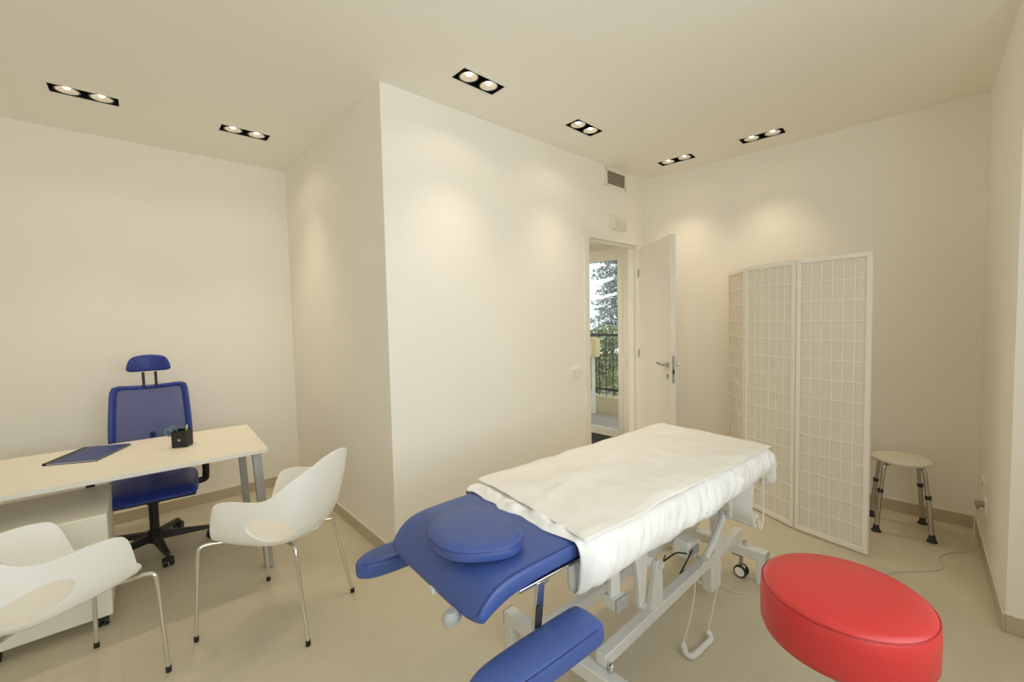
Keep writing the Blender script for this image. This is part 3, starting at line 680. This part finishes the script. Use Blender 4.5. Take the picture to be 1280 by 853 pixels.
# steel frame under the pads
m = MB()
for s in (-1, 1):
    m.bar((-1.09, V0 + s * 0.270, ZT - 0.065), (-0.62, V0 + s * 0.270, ZT - 0.065), 0.020, 0.010)
m.bar((-0.98, V0 - 0.27, ZT - 0.08), (-0.98, V0 + 0.27, ZT - 0.08), 0.03, 0.02); m.bar((-0.66, V0 - 0.27, ZT - 0.08), (-0.66, V0 + 0.27, ZT - 0.08), 0.03, 0.02)
m.build('head_frame', M_chrome, bd, bevel=0.002)
m = MB()
for s in (-1, 1): m.bar((-0.53, V0 + s * 0.24, ZT - 0.085), (0.52, V0 + s * 0.24, ZT - 0.085), 0.03, 0.04)
for u in (-0.51, -0.05, 0.48): m.bar((u, V0 - 0.24, ZT - 0.085), (u, V0 + 0.24, ZT - 0.085), 0.03, 0.04)
m.build('upper_frame', M_frame, bd, bevel=0.003)
# arm pads on chrome brackets
for s in (-1, 1):
    vc = V0 + s * 0.365; m = MB(); R_ = []
    pu = [(-0.895, .052), (-0.90, .060), (-0.93, .064), (-1.10, .064), (-1.22, .061), (-1.28, .050), (-1.312, .032), (-1.325, .010)]
    for u, w in pu:
        e = 0.006 if u in (-0.895,) else 0
        zt = 0.603 - (0.012 if w < .04 else 0) - e * 1.5; zb = 0.530 + (0.006 if w < .04 else 0) + e
        ring = [(-w * .80, zb), (-w, zb + .016), (-w, zt - .016), (-w * .86, zt - .003), (-w * .4, zt + .003), (w * .4, zt + .003), (w * .86, zt - .003), (w, zt - .016), (w, zb + .016), (w * .80, zb)]
        R_.append([(u, vc + a, z) for a, z in ring])
    m.grid([r + [r[0]] for r in R_]); m.bm.faces.new([m.bm.verts.new(p) for p in R_[0]]); m.bm.faces.new([m.bm.verts.new(p) for p in R_[-1]][::-1])
    ap = m.build('arm_pad', M_bluevinyl, bd, sub=2)
    m = MB(); m.tube(catmull([(u, vc - w * .93, .5945) for u, w in pu[2:7]], 4), 0.0020, 6); m.build('piping', M_blueseam, ap)
    m = MB(); vb = V0 + s * 0.278
    m.bar((-1.010, vb, ZT - 0.065), (-1.035, vb, 0.505), 0.012, 0.030, (1, 0, 0)); m.bar((-1.035, vb - s * .01, 0.515), (-1.06, vc + s * .02, 0.522), 0.03, 0.010)
    m.build('arm_bracket', M_chrome, bd, bevel=0.002)
    m = MB(); m.bar((-1.026, vb + s * .010, ZT - 0.13), (-1.040, vb + s * .010, 0.515), 0.007, 0.018, (1, 0, 0)); m.build('gas_strut', M_rubber, bd, bevel=0.002)
# levers under the nose
m = MB(); m.tube(catmull([(-1.08, V0 - .10, ZT - .09), (-1.18, V0 - .13, ZT - .115), (-1.235, V0 - .165, ZT - .118)], 4), [0.010] * 8 + [0.010], 10)
m.lathe([(0, -.022), (.02, -.020), (.026, -.005), (.026, .006), (.018, .018), (0, .02)], (-1.245, V0 - .170, ZT - .120), 20, 1.15, .8); m.build('tilt_lever', M_frame2, bd)
m = MB(); m.tube([(-1.1, V0 - .05, ZT - .09), (-1.232, V0 - .045, ZT - .108)], .008, 8); m.box((-1.232, V0 - .045, ZT - .108), (.022, .022, .016)); m.build('catch', M_frame, bd)
# base: two rails on two cross beams
ZB0, ZB1 = 0.130, 0.184
m = MB(); m.bar((-0.640, -0.335, 0.212), (0.705, -0.250, 0.212), 0.046, 0.048); m.build('base_rail', M_frame, bd, bevel=0.004)
m = MB(); m.bar((-0.690, -0.085, 0.212), (0.66, -0.02, 0.212), 0.046, 0.048); m.build('base_rail', M_frame, bd, bevel=0.004)
for (u0, v0), (u1, v1), nm in (((-0.695, 0.14), (-0.640, -0.50), 'f'), ((0.585, 0.16), (0.632, -0.43), 'r')):
    m = MB(); m.bar((u0, v0, .158), (u1, v1, .158), 0.055, 0.054); cb = m.build('cross_beam', M_frame, bd, bevel=0.004)
    d = Vector((u1 - u0, v1 - v0, 0)).normalized()
    for e, sg in (((u0, v0), 1), ((u1, v1), -1)):
        c = Vector((*e, 0)) + d * sg * 0.024
        m = MB(); m.bar(Vector((c.x, c.y, 0.068)) - d * .024, Vector((c.x, c.y, 0.068)) + d * .024, 0.052, 0.134); m.build('leg_block', M_frame, cb, bevel=0.004)
        m = MB(); m.bar(Vector((e[0], e[1], .158)) - d * sg * .006, Vector((e[0], e[1], .158)) + d * sg * .001, 0.056, 0.055); m.build('end_cap', M_frame2, cb, bevel=0.003)
        cc = c + d * sg * 0.105 + Vector((-0.0, 0, 0)); m = MB()
        for k in (-1, 1):
            m.cyl(cc + Vector((k * .007, 0, .034)), cc + Vector((k * .024, 0, .034)), 0.034, seg=26)
        w_ = m.build('caster', M_black, cb, bevel=0.004)
        m = MB()
        for k in (-1, 1): m.cyl(cc + Vector((k * .020, 0, .034)), cc + Vector((k * .0262, 0, .034)), 0.026, seg=22)
        m.bar(cc + Vector((0, 0, .055)) - d * .02, cc + Vector((0, 0, .055)) + d * .02, .012, .02); m.build('wheel_hub', M_plastic, w_, bevel=0.002)
        m = MB(); m.bar(cc + Vector((0, 0, .06)), cc + Vector((0, 0, .135)), .016, .016, (1, 0, 0)); m.bar(cc + Vector((0, 0, .118)), cc - d * sg * -.05 + Vector((0, 0, .118)), .014, .012); m.build('caster_bracket', M_alu, w_)
    for f in (0.27, 0.72):
        p = Vector((u0, v0, .184)).lerp(Vector((u1, v1, .184)), f if nm == 'f' else f); p.z = .184
        if nm == 'f' and f > .5: p = Vector((-0.632, -0.375, .184))
        if nm == 'r' and f > .5: p = Vector((0.627, -0.318, .184))
        m = MB(); m.cyl(p, p + Vector((0, 0, .016)), .010, seg=16); m.lathe([(.008, .016), (.0115, .020), (.0115, .028), (.005, .034), (0, .035)], p, 16); m.build('bolt', M_chrome, cb)
# lift posts on the rails, arms, and horn brackets from the upper frame
def rail_v(u, side): return (-0.335 + (u + 0.640) * 0.0632) if side < 0 else (-0.085 + (u + 0.69) * 0.0481)
for side in (-1, 1):
    for uc, ut, tall in ((-0.25, -0.232, .405), (0.395, 0.365, .435)):
        v = rail_v(uc, side); m = MB()
        m.slab([(uc - .050, .235), (uc + .050, .235), (ut + .022, tall), (ut + .012, tall + .018), (ut - .012, tall + .018), (ut - .022, tall)], 'y', v - .012, v + .012); m.build('lift_post', M_frame, bd, bevel=0.003)
        m = MB(); m.cyl((ut, v - .020, tall), (ut, v + .020, tall), .014, seg=18); m.lathe([(.012, 0), (.010, .008), (0, .010)], (ut, v - .020, tall), 16, mtx=Matrix.Rotation(PI / 2, 3, 'X')); m.build('pivot_bolt', M_frame, bd)
        m = MB(); vi = v + .026 * (1 if side < 0 else -1)
        m.bar((ut, vi, tall), (ut - .22, vi, tall + .11), .024, .040); m.build('lift_arm', M_frame, bd, bevel=0.004)
    v = rail_v(-0.40, side) + (-.02 if side < 0 else .05); m = MB()
    m.slab([(-.455, .67), (-.350, .67), (-.362, .50), (-.375, .36), (-.385, .305), (-.405, .298), (-.418, .315), (-.425, .42), (-.440, .50), (-.47, .60)], 'y', v - .011, v + .011); m.build('hanger_bracket', M_frame, bd, bevel=0.003)
    m = MB(); m.cyl((-.40, v - .02, .318), (-.40, v + .02, .318), .013, seg=16); m.build('pivot_bolt', M_frame, bd)
    v2 = v + .012 * side; m = MB()
    m.slab([(.28, .67), (.40, .67), (.385, .55), (.372, .45), (.36, .425), (.345, .45), (.33, .55)], 'y', v2 - .010, v2 + .010); m.build('hanger_bracket', M_frame, bd, bevel=0.003)
m = MB(); m.bar((-.535, -.345, .385), (-.535, -.290, .385), .066, .046); cbm = m.build('cross_member', M_frame, bd, bevel=0.004)
m = MB(); m.bar((-.535, -.358, .385), (-.535, -.344, .385), .068, .048); m.build('end_cap', M_frame2, cbm, bevel=0.004)
m = MB(); m.slab([(-.575, .67), (-.495, .67), (-.510, .50), (-.505, .40), (-.565, .40), (-.560, .50)], 'y', -.325, -.305); m.build('hanger_bracket', M_frame, bd, bevel=0.003)
m = MB(); m.tube([(-.30, -.12, .56), (-.02, -.12, .53)], .022, 16); m.tube([(-.02, -.12, .53), (.30, -.12, .49)], .032, 18); m.build('lift_motor', M_frame2, bd)
m = MB(); m.box((.235, -.19, .265), (.13, .085, .085), (0, math.radians(8), 0)); cbx = m.build('control_box', M_plastic, bd, bevel=0.012, seg=3)
m = MB(); m.box((.225, -.235, .265), (.09, .012, .04)); m.build('socket_panel', M_frame2, cbx, bevel=.003)
for pts in ([(.20, -.24, .28), (.10, -.26, .26), (.08, -.24, .20), (.16, -.22, .18)], [(.16, -.23, .27), (.06, -.23, .31), (.02, -.19, .27), (.1, -.15, .25)], [(.26, -.22, .25), (.22, -.26, .12), (.30, -.24, .08), (.34, -.23, .14), (.30, -.21, .20)]):
    m = MB(); m.tube(catmull(pts, 8), .004, 8); m.build('cable', M_cord if pts[0][0] > .25 else M_black, bd)
m = MB(); m.box((.335, rail_v(.335, -1) + .0, .118), (.105, .05, .145)); m.build('rail_foot', M_frame, bd, bevel=.004)
m = MB(); m.tube(catmull([(.365, -.315, .450), (.352, -.322, .435), (.25, -.335, .375), (.12, -.345, .31)], 5), .0165, 14); m.build('lift_handle', M_frame, bd)

# control bar hanging on its two cords
cbar = thing('foot_control_bar', 'grey bent control bar on two thin white cords below treatment bed', 'control bar', BO, BZ)
m = MB(); m.tube(catmull([(-.128, -.372, .030), (-.150, -.395, .016), (-.148, -.418, .013), (-.120, -.424, .013), (-.06, -.425, .013), (.008, -.425, .013), (.024, -.415, .020), (.026, -.402, .034)], 5), .0125, 14); m.build('bar', M_frame, cbar)
m = MB(); m.tube(catmull([(-.128, -.371, .032), (-.06, -.365, .10), (-.01, -.36, .19), (.02, -.355, .26), (.13, -.348, .315)], 8), .0026, 8); m.build('cord', M_cord, cbar)
m = MB(); m.tube(catmull([(.026, -.402, .034), (.035, -.41, .07), (.10, -.40, .14), (.20, -.375, .22), (.24, -.35, .28), (.23, -.33, .33), (.25, -.30, .42)], 8), .0026, 8); m.build('cord', M_cord, cbar)
# power cord from bed, behind the red stool, to the right wall
BM = Matrix.Translation(Vector(BO)) @ Matrix.Rotation(BZ, 4, 'Z')
def bl(p): return BM @ Vector(p)
pr_ = Vector(CR) + dR * 0.47
pcd = thing('power_cord', 'long thin power cord along floor from bed to lower socket', 'power cord', (0, 0, 0))
pts = [bl((.30, -.21, .20)), bl((.36, -.30, .12)), (1.10, -1.46, .03), (1.115, -1.545, .004), (1.20, -1.64, .004), (1.45, -1.86, .004), (1.70, -2.02, .004), (1.893, -2.093, .004), (2.028, -2.21, .004), (2.12, -2.285, .004), (2.20, -2.30, .004), (2.25, -2.285, .004), (2.314, -2.283, .004), (2.42, -2.335, .004), (2.49, -2.40, .012), (pr_.x + nR.x * .05, pr_.y + nR.y * .05, .10), (pr_.x + nR.x * .045, pr_.y + nR.y * .045, .22), (pr_.x + nR.x * .035, pr_.y + nR.y * .035, .295)]
m = MB(); m.tube(catmull(pts, 8), .0034, 8); m.build('cable', M_cordg, pcd)
m = MB(); q0 = Vector((pr_.x, pr_.y, .318)); nn = Vector((nR.x, nR.y, 0)); m.tube([q0 + nn * .012, q0 + nn * .03, q0 + nn * .048], [.019, .018, .012], 14); m.tube([q0 + nn * .036, q0 + nn * .036 + Vector((0, 0, -.035))], [.010, .006], 10); m.build('plug', M_plug, pcd)

# head pillow, cover, top sheet and paper roll: separate things lying on the bed
zp = ZT + 0.006
pl_out = catmull([(-1.222, -.20, 0), (-1.200, -.105, 0), (-1.115, -.035, 0), (-1.010, -.040, 0), (-.965, -.115, 0), (-.958, -.22, 0), (-.985, -.325, 0), (-1.060, -.365, 0), (-1.145, -.330, 0), (-1.202, -.275, 0)], 6, True)
cx_ = sum((p.x for p in pl_out)) / len(pl_out); cy_ = sum((p.y for p in pl_out)) / len(pl_out)
pw = thing('face_pillow', 'rounded blue vinyl pillow lying on the bed head section', 'pillow', BM @ Vector((cx_ - .010, cy_ - .004, ZT + .003)), BZ)
m = MB(); R_ = []
PT = 0.043
for f, z in ((.0, 0.0), (.5, 0.0), (.9, .001), (.975, .006), (1.0, .018), (1.0, .032), (.975, PT - .006), (.93, PT), (.7, PT + .004), (.35, PT + .007), (0.0, PT + .008)):
    R_.append([((p.x - cx_) * f, (p.y - cy_) * f, z) for p in pl_out] + [((pl_out[0].x - cx_) * f, (pl_out[0].y - cy_) * f, z)])
m.grid(R_); pb = m.build('cushion', M_bluevinyl, pw)
m = MB(); m.tube([((p.x - cx_) * .99, (p.y - cy_) * .99, PT - .010) for p in pl_out], .002, 6, True); m.build('piping', M_blueseam, pb)

fc = None
def fbm(x, y, z=0.0, o=3): return noise.fractal(Vector((x, y, z)), 1.0, 2.0, o)
m = MB(); NU, NQ = 180, 90; rows = []
sideprof = [(0.285, ZT + .010), (0.318, ZT + .006), (0.338, ZT - .012), (0.350, ZT - .045), (0.352, ZT - .085), (0.338, ZT - .125), (0.305, ZT - .148), (0.27, ZT - .140)]
sp = catmull([(a, b, 0) for a, b in sideprof], 4); ns = len(sp)
for i in range(NU + 1):
    fu = i / NU; u = -0.885 + (0.605 + 0.885) * fu; row = []
    endf = max(0.0, (u - 0.535) / 0.07)                  # far end turns down
    frontf = max(0.0, (-0.815 - u) / 0.07)               # front lip
    for j in range(-NQ // 2, NQ // 2 + 1):
        s = 1 if j >= 0 else -1; a = abs(j) / (NQ // 2)
        if a < 0.45: vv = 0.285 * a / 0.45; zz = ZT + .010; side = 0.0
        else:
            k = (a - 0.45) / 0.55 * (ns - 1); k0 = min(int(k), ns - 2); p = sp[k0].lerp(sp[k0 + 1], k - k0); vv, zz = p.x, p.y; side = min(1.0, (a - 0.45) / 0.25)
        g = fbm(u * 8 + 3 * s, a * 2.5, 1.7 * s) * .018 + fbm(u * 30 + a * 6, a * 3.0, 5 * s) * .013
        rip = math.sin(u * 95 + 6 * fbm(u * 4, a * 2, s)) * .009 * max(0, (a - .6) / .4)
        vv += side * (g + rip * .6); zz += side * (g * .7 + rip) * .9
        if a > .8: zz += (a - .8) / .2 * (.022 * fbm(u * 5, 2 * s, 3) + .012 * math.sin(u * 19))
        if s < 0 and u > 0: zz += side * .03 * (u / .6)
        zz += (1 - side) * .001 * fbm(u * 6, vv * 6, 2)
        if vv < .338: zz = min(zz, ZT + .0135)
        z2 = zz; u2 = u
        if endf > 0:
            z2 = zz - 0.11 * endf ** 1.6 * (1 - .3 * side); vv *= 1 - .02 * endf; u2 = u - .02 * endf ** 2
        if frontf > 0:
            flat_ = vv < .275
            puff = .016 * (1 - side) * (0.6 + fbm(vv * s * 11, u * 9, 4)) * math.sin(min(1, frontf * 1.1) * PI)
            z2 = z2 + puff - frontf ** 2 * .008 + .006 * fbm(vv * s * 24, u * 22, 1) + side * frontf ** 1.5 * .012
            u2 += .030 * fbm(vv * s * 6 + 4, 1.1) * frontf + side * frontf * .02
            vv -= side * min(1, frontf) ** 1.5 * .045; z2 -= side * max(0, frontf - .15) * (.045 if s < 0 else .03)
            if flat_: z2 = max(z2, ZT + .0045)
        row.append((u2, V0 + s * vv, z2))
    rows.append(row)
m.grid(rows); cv = m.build('mattress_cover', M_sheet2, None, solid=.0015, weld=False)
cv.location = BO; cv.rotation_euler = (0, 0, BZ); tag(cv, 'gathered white elastic cover pulled over the bed, under flat sheet', 'mattress cover')
m = MB(); rows = []; NU, NV_ = 90, 50
for i in range(NU + 1):
    fu = i / NU; row = []
    for j in range(NV_ + 1):
        fv = j / NV_; v = -0.325 + 0.66 * fv; u = -0.835 + 1.425 * fu
        u += .012 * (1 - fu) * fbm(v * 4, 7.7) + (1 - fu) * .02 * (fv - .5) * 2
        vv = v + .010 * fbm(u * 4, 3.1 + (fv > .5) * 5) * abs(2 * fv - 1) + .015 * (fv > .92) * fbm(u * 5, 9)
        z = ZT + .024 + .007 * fbm(u * 3.1, v * 4.3, .4) + .005 * fbm(u * 9, v * 7, 2)
        crease = math.exp(-((v - (.05 + .25 * (u + .5))) / .02) ** 2) * .003 * (u < .2)
        z += crease + .003 * math.exp(-(((u + .35) / .012) ** 2)) + .003 * math.exp(-(((u - .1) / .012) ** 2))
        ev = abs(2 * fv - 1); z -= .012 * max(0, (ev - .88) / .12) ** 2
        if fu < .04: z -= .006 * (1 - fu / .04) * (.5 + fbm(v * 7, 2))
        z = max(z, ZT + .018)
        row.append((u, V0 + vv, z))
    rows.append(row)
m.grid(rows); ts = m.build('disposable_sheet', M_sheet, None, solid=.0012, weld=False)
ts.location = BO; ts.rotation_euler = (0, 0, BZ); tag(ts, 'flat white disposable sheet with fold creases on top of the bed', 'bed sheet')
pr2 = thing('paper_roll', 'white paper couch roll hanging under the far end of bed', 'paper roll', BM @ Vector((0.50, V0, 0.40)), BZ)
m = MB(); m.tube([(0, -.285, 0), (0, .285, 0)], .036, 26); m.build('roll', M_paper, pr2, angle=50)
m = MB(); m.tube([(0, -.290, 0), (0, .290, 0)], .016, 18); m.build('core', M_card, pr2, angle=50)
rows = [[(-.036 + x, v, z) for v in (-.28, -.1, .1, .28)] for x, z in ((.0, 0.0), (.002, .08), (.012, .18), (.03, .285))]
m = MB(); m.grid(rows); m.build('loose_sheet', M_paper, pr2, solid=.001)
for s in (-1, 1):
    m = MB(); m.tube(catmull([(.045, s * .30, .29), (.045, s * .30, .10), (.040, s * .302, .0), (.02, s * .302, -.035), (-.01, s * .302, -.03), (0, s * .302, 0), (0, s * .285, 0)], 5), .004, 8); m.build('roll_holder', M_plastic, pr2)

# ------------------------------------------------------------------ red stool
rs = thing('red_stool', 'round red vinyl stool on chrome column in right foreground', 'stool', (0.175, -2.138, 0))
zt = 0.727; r = 0.191
m = MB(); m.lathe([(0, zt - .145), (r - .022, zt - .145), (r - .006, zt - .137), (r, zt - .120), (r + .001, zt - .05), (r - .001, zt - .020), (r - .008, zt - .007), (r - .022, zt), (r * .5, zt + .003), (0, zt + .004)], (0, 0, 0), 72); st = m.build('seat', M_red, rs, angle=80)
m = MB(); m.tube([((r - .0035) * math.cos(2 * PI * k / 80), (r - .0035) * math.sin(2 * PI * k / 80), zt - .0135) for k in range(80)], .0022, 6, True); m.build('piping', M_redseam, st)
m = MB(); m.cyl((0, 0, zt - .158), (0, 0, zt - .145), .10, seg=30); m.build('seat_plate', M_black, rs)
m = MB(); m.cyl((0, 0, .36), (0, 0, zt - .157), .014, seg=20); m.cyl((0, 0, .10), (0, 0, .38), .025, seg=24); m.build('column', M_chrome, rs)
for k in range(5):
    a = 2 * PI * k / 5 + .3; d = Vector((math.cos(a), math.sin(a), 0)); m = MB(); m.tube([d * .02 + Vector((0, 0, .11)), d * .15 + Vector((0, 0, .095)), d * .27 + Vector((0, 0, .07))], [.022, .018, .013], 12); lg = m.build('base_leg', M_chrome, rs)
    sd = Vector((-d.y, d.x, 0)); c = d * .265; m = MB()
    for s in (-1, 1): m.cyl(c + sd * s * .006 + Vector((0, 0, .025)), c + sd * s * .022 + Vector((0, 0, .025)), .025, seg=18)
    m.cyl(c + Vector((0, 0, .03)), c + Vector((0, 0, .062)), .006, seg=8); m.build('caster', M_black, lg, bevel=.003)

# ------------------------------------------------------------------ folding screen
SP = [(2.667, -0.963), (2.308, -1.210), (2.109, -1.585), (2.023, -1.987)]; SH = 1.816
fs = thing('folding_screen', 'white three-panel folding screen with square lattice beside treatment bed', 'folding screen', (2.109, -1.585, 0))
for i in range(3):
    a, b = Vector(SP[i]), Vector(SP[i + 1]); d = (b - a); Wd = d.length - .006; rz = math.atan2(d.y, d.x); mid = (a + b) / 2 - Vector((2.109, -1.585))
    R = Matrix.Rotation(rz, 3, 'Z'); O = Vector((mid.x, mid.y, 0)); st_, th = .027, .020
    def pb_(mb, x0, x1, z0, z1, t, y=0.0): mb.box(O + R @ Vector(((x0 + x1) / 2, y, (z0 + z1) / 2)), (x1 - x0, t, z1 - z0), R)
    m = MB(); pb_(m, -Wd / 2, -Wd / 2 + st_, .012, SH, th); pb_(m, Wd / 2 - st_, Wd / 2, .012, SH, th); pb_(m, -Wd / 2 + st_, Wd / 2 - st_, SH - .027, SH, th); pb_(m, -Wd / 2 + st_, Wd / 2 - st_, .012, .042, th)
    fr_ = m.build('panel_frame', M_screen, fs, bevel=.002, seg=1)
    m = MB(); iw = Wd - 2 * st_; z0, z1 = .042, SH - .027
    for k in range(1, 6): x = -iw / 2 + iw * k / 6; pb_(m, x - .004, x + .004, z0, z1, .011)
    for k in range(1, 14): z = z0 + (z1 - z0) * k / 14; pb_(m, -iw / 2, iw / 2, z - .004, z + .004, .0112)
    m.build('lattice', M_screen, fr_)
    m = MB(); pb_(m, -iw / 2, iw / 2, z0, z1, .0016); m.build('paper_infill', M_rice, fr_)
for j in (1, 2):
    for z in (.30, .95, 1.60):
        p = Vector(SP[j]) - Vector((2.109, -1.585)); m = MB(); m.cyl((p.x - .006, p.y - .010, z - .03), (p.x - .006, p.y - .010, z + .03), .005, seg=10); m.build('hinge', M_brass, fs)

# ------------------------------------------------------------------ shower stool
ss = thing('shower_stool', 'round cream stool with height-adjustable aluminium legs in the corner', 'stool', (2.612, -2.082, 0), math.radians(-12))
zs = 0.485
m = MB(); m.lathe([(0, zs - .026), (.13, zs - .028), (.153, zs - .022), (.158, zs - .010), (.154, zs - .001), (.142, zs + .002), (.1, zs - .003), (0, zs - .006)], (0, 0, 0), 48); m.build('seat', M_stool, ss, angle=80)
inv = Matrix.Rotation(math.radians(12), 3, 'Z')
for fx, fy in ((2.506, -2.242), (2.450, -1.976), (2.791, -2.185), (2.707, -1.922)):
    f = inv @ Vector((fx - 2.612, fy + 2.082, 0)); h = Vector((f.x, f.y, 0)).normalized(); top = h * (f.length * .74); m = MB()
    el = Vector((top.x, top.y, zs - .06)); 
    m.tube(catmull([h * .03 + Vector((0, 0, zs - .034)), h * (f.length * .52) + Vector((0, 0, zs - .034)), h * (f.length * .70) + Vector((0, 0, zs - .045)), h * (f.length * .76) + Vector((0, 0, zs - .085)), h * (f.length * .80) + Vector((0, 0, zs - .16))], 5) + [h * (f.length * .86) + Vector((0, 0, .26))], .0115, 12); lg = m.build('leg', M_alu, ss, angle=60)
    lo0, lo1 = h * (f.length * .855) + Vector((0, 0, .275)), h * f.length + Vector((0, 0, .02))
    m = MB(); m.tube([lo0, lo1], .0138, 14); m.build('leg_extension', M_alu, lg)
    m = MB(); m.tube([lo0 + Vector((0, 0, -.012)), lo0 + Vector((0, 0, .012))], .0165, 14); m.build('collar', M_rubber, lg)
    m = MB(); m.lathe([(.027, 0), (.027, .006), (.020, .016), (.0165, .028), (.0165, .045), (.0, .045)], (f.x, f.y, 0), 20); m.build('rubber_foot', M_rubber, lg)
    m = MB()
    for k in range(6):
        p = lo0.lerp(lo1, .16 + k * .11); m.cyl(p + Vector((-.004, .009, 0)), p + Vector((-.005, .0142, 0)), .0028, seg=8)
    m.build('adjustment_holes', M_black, lg)
for s in (-1, 1):
    m = MB(); m.box((s * .07, 0, zs - .032), (.05, .012, .006), (0, 0, .8 * s)); m.build('seat_clip', M_rubber, ss)
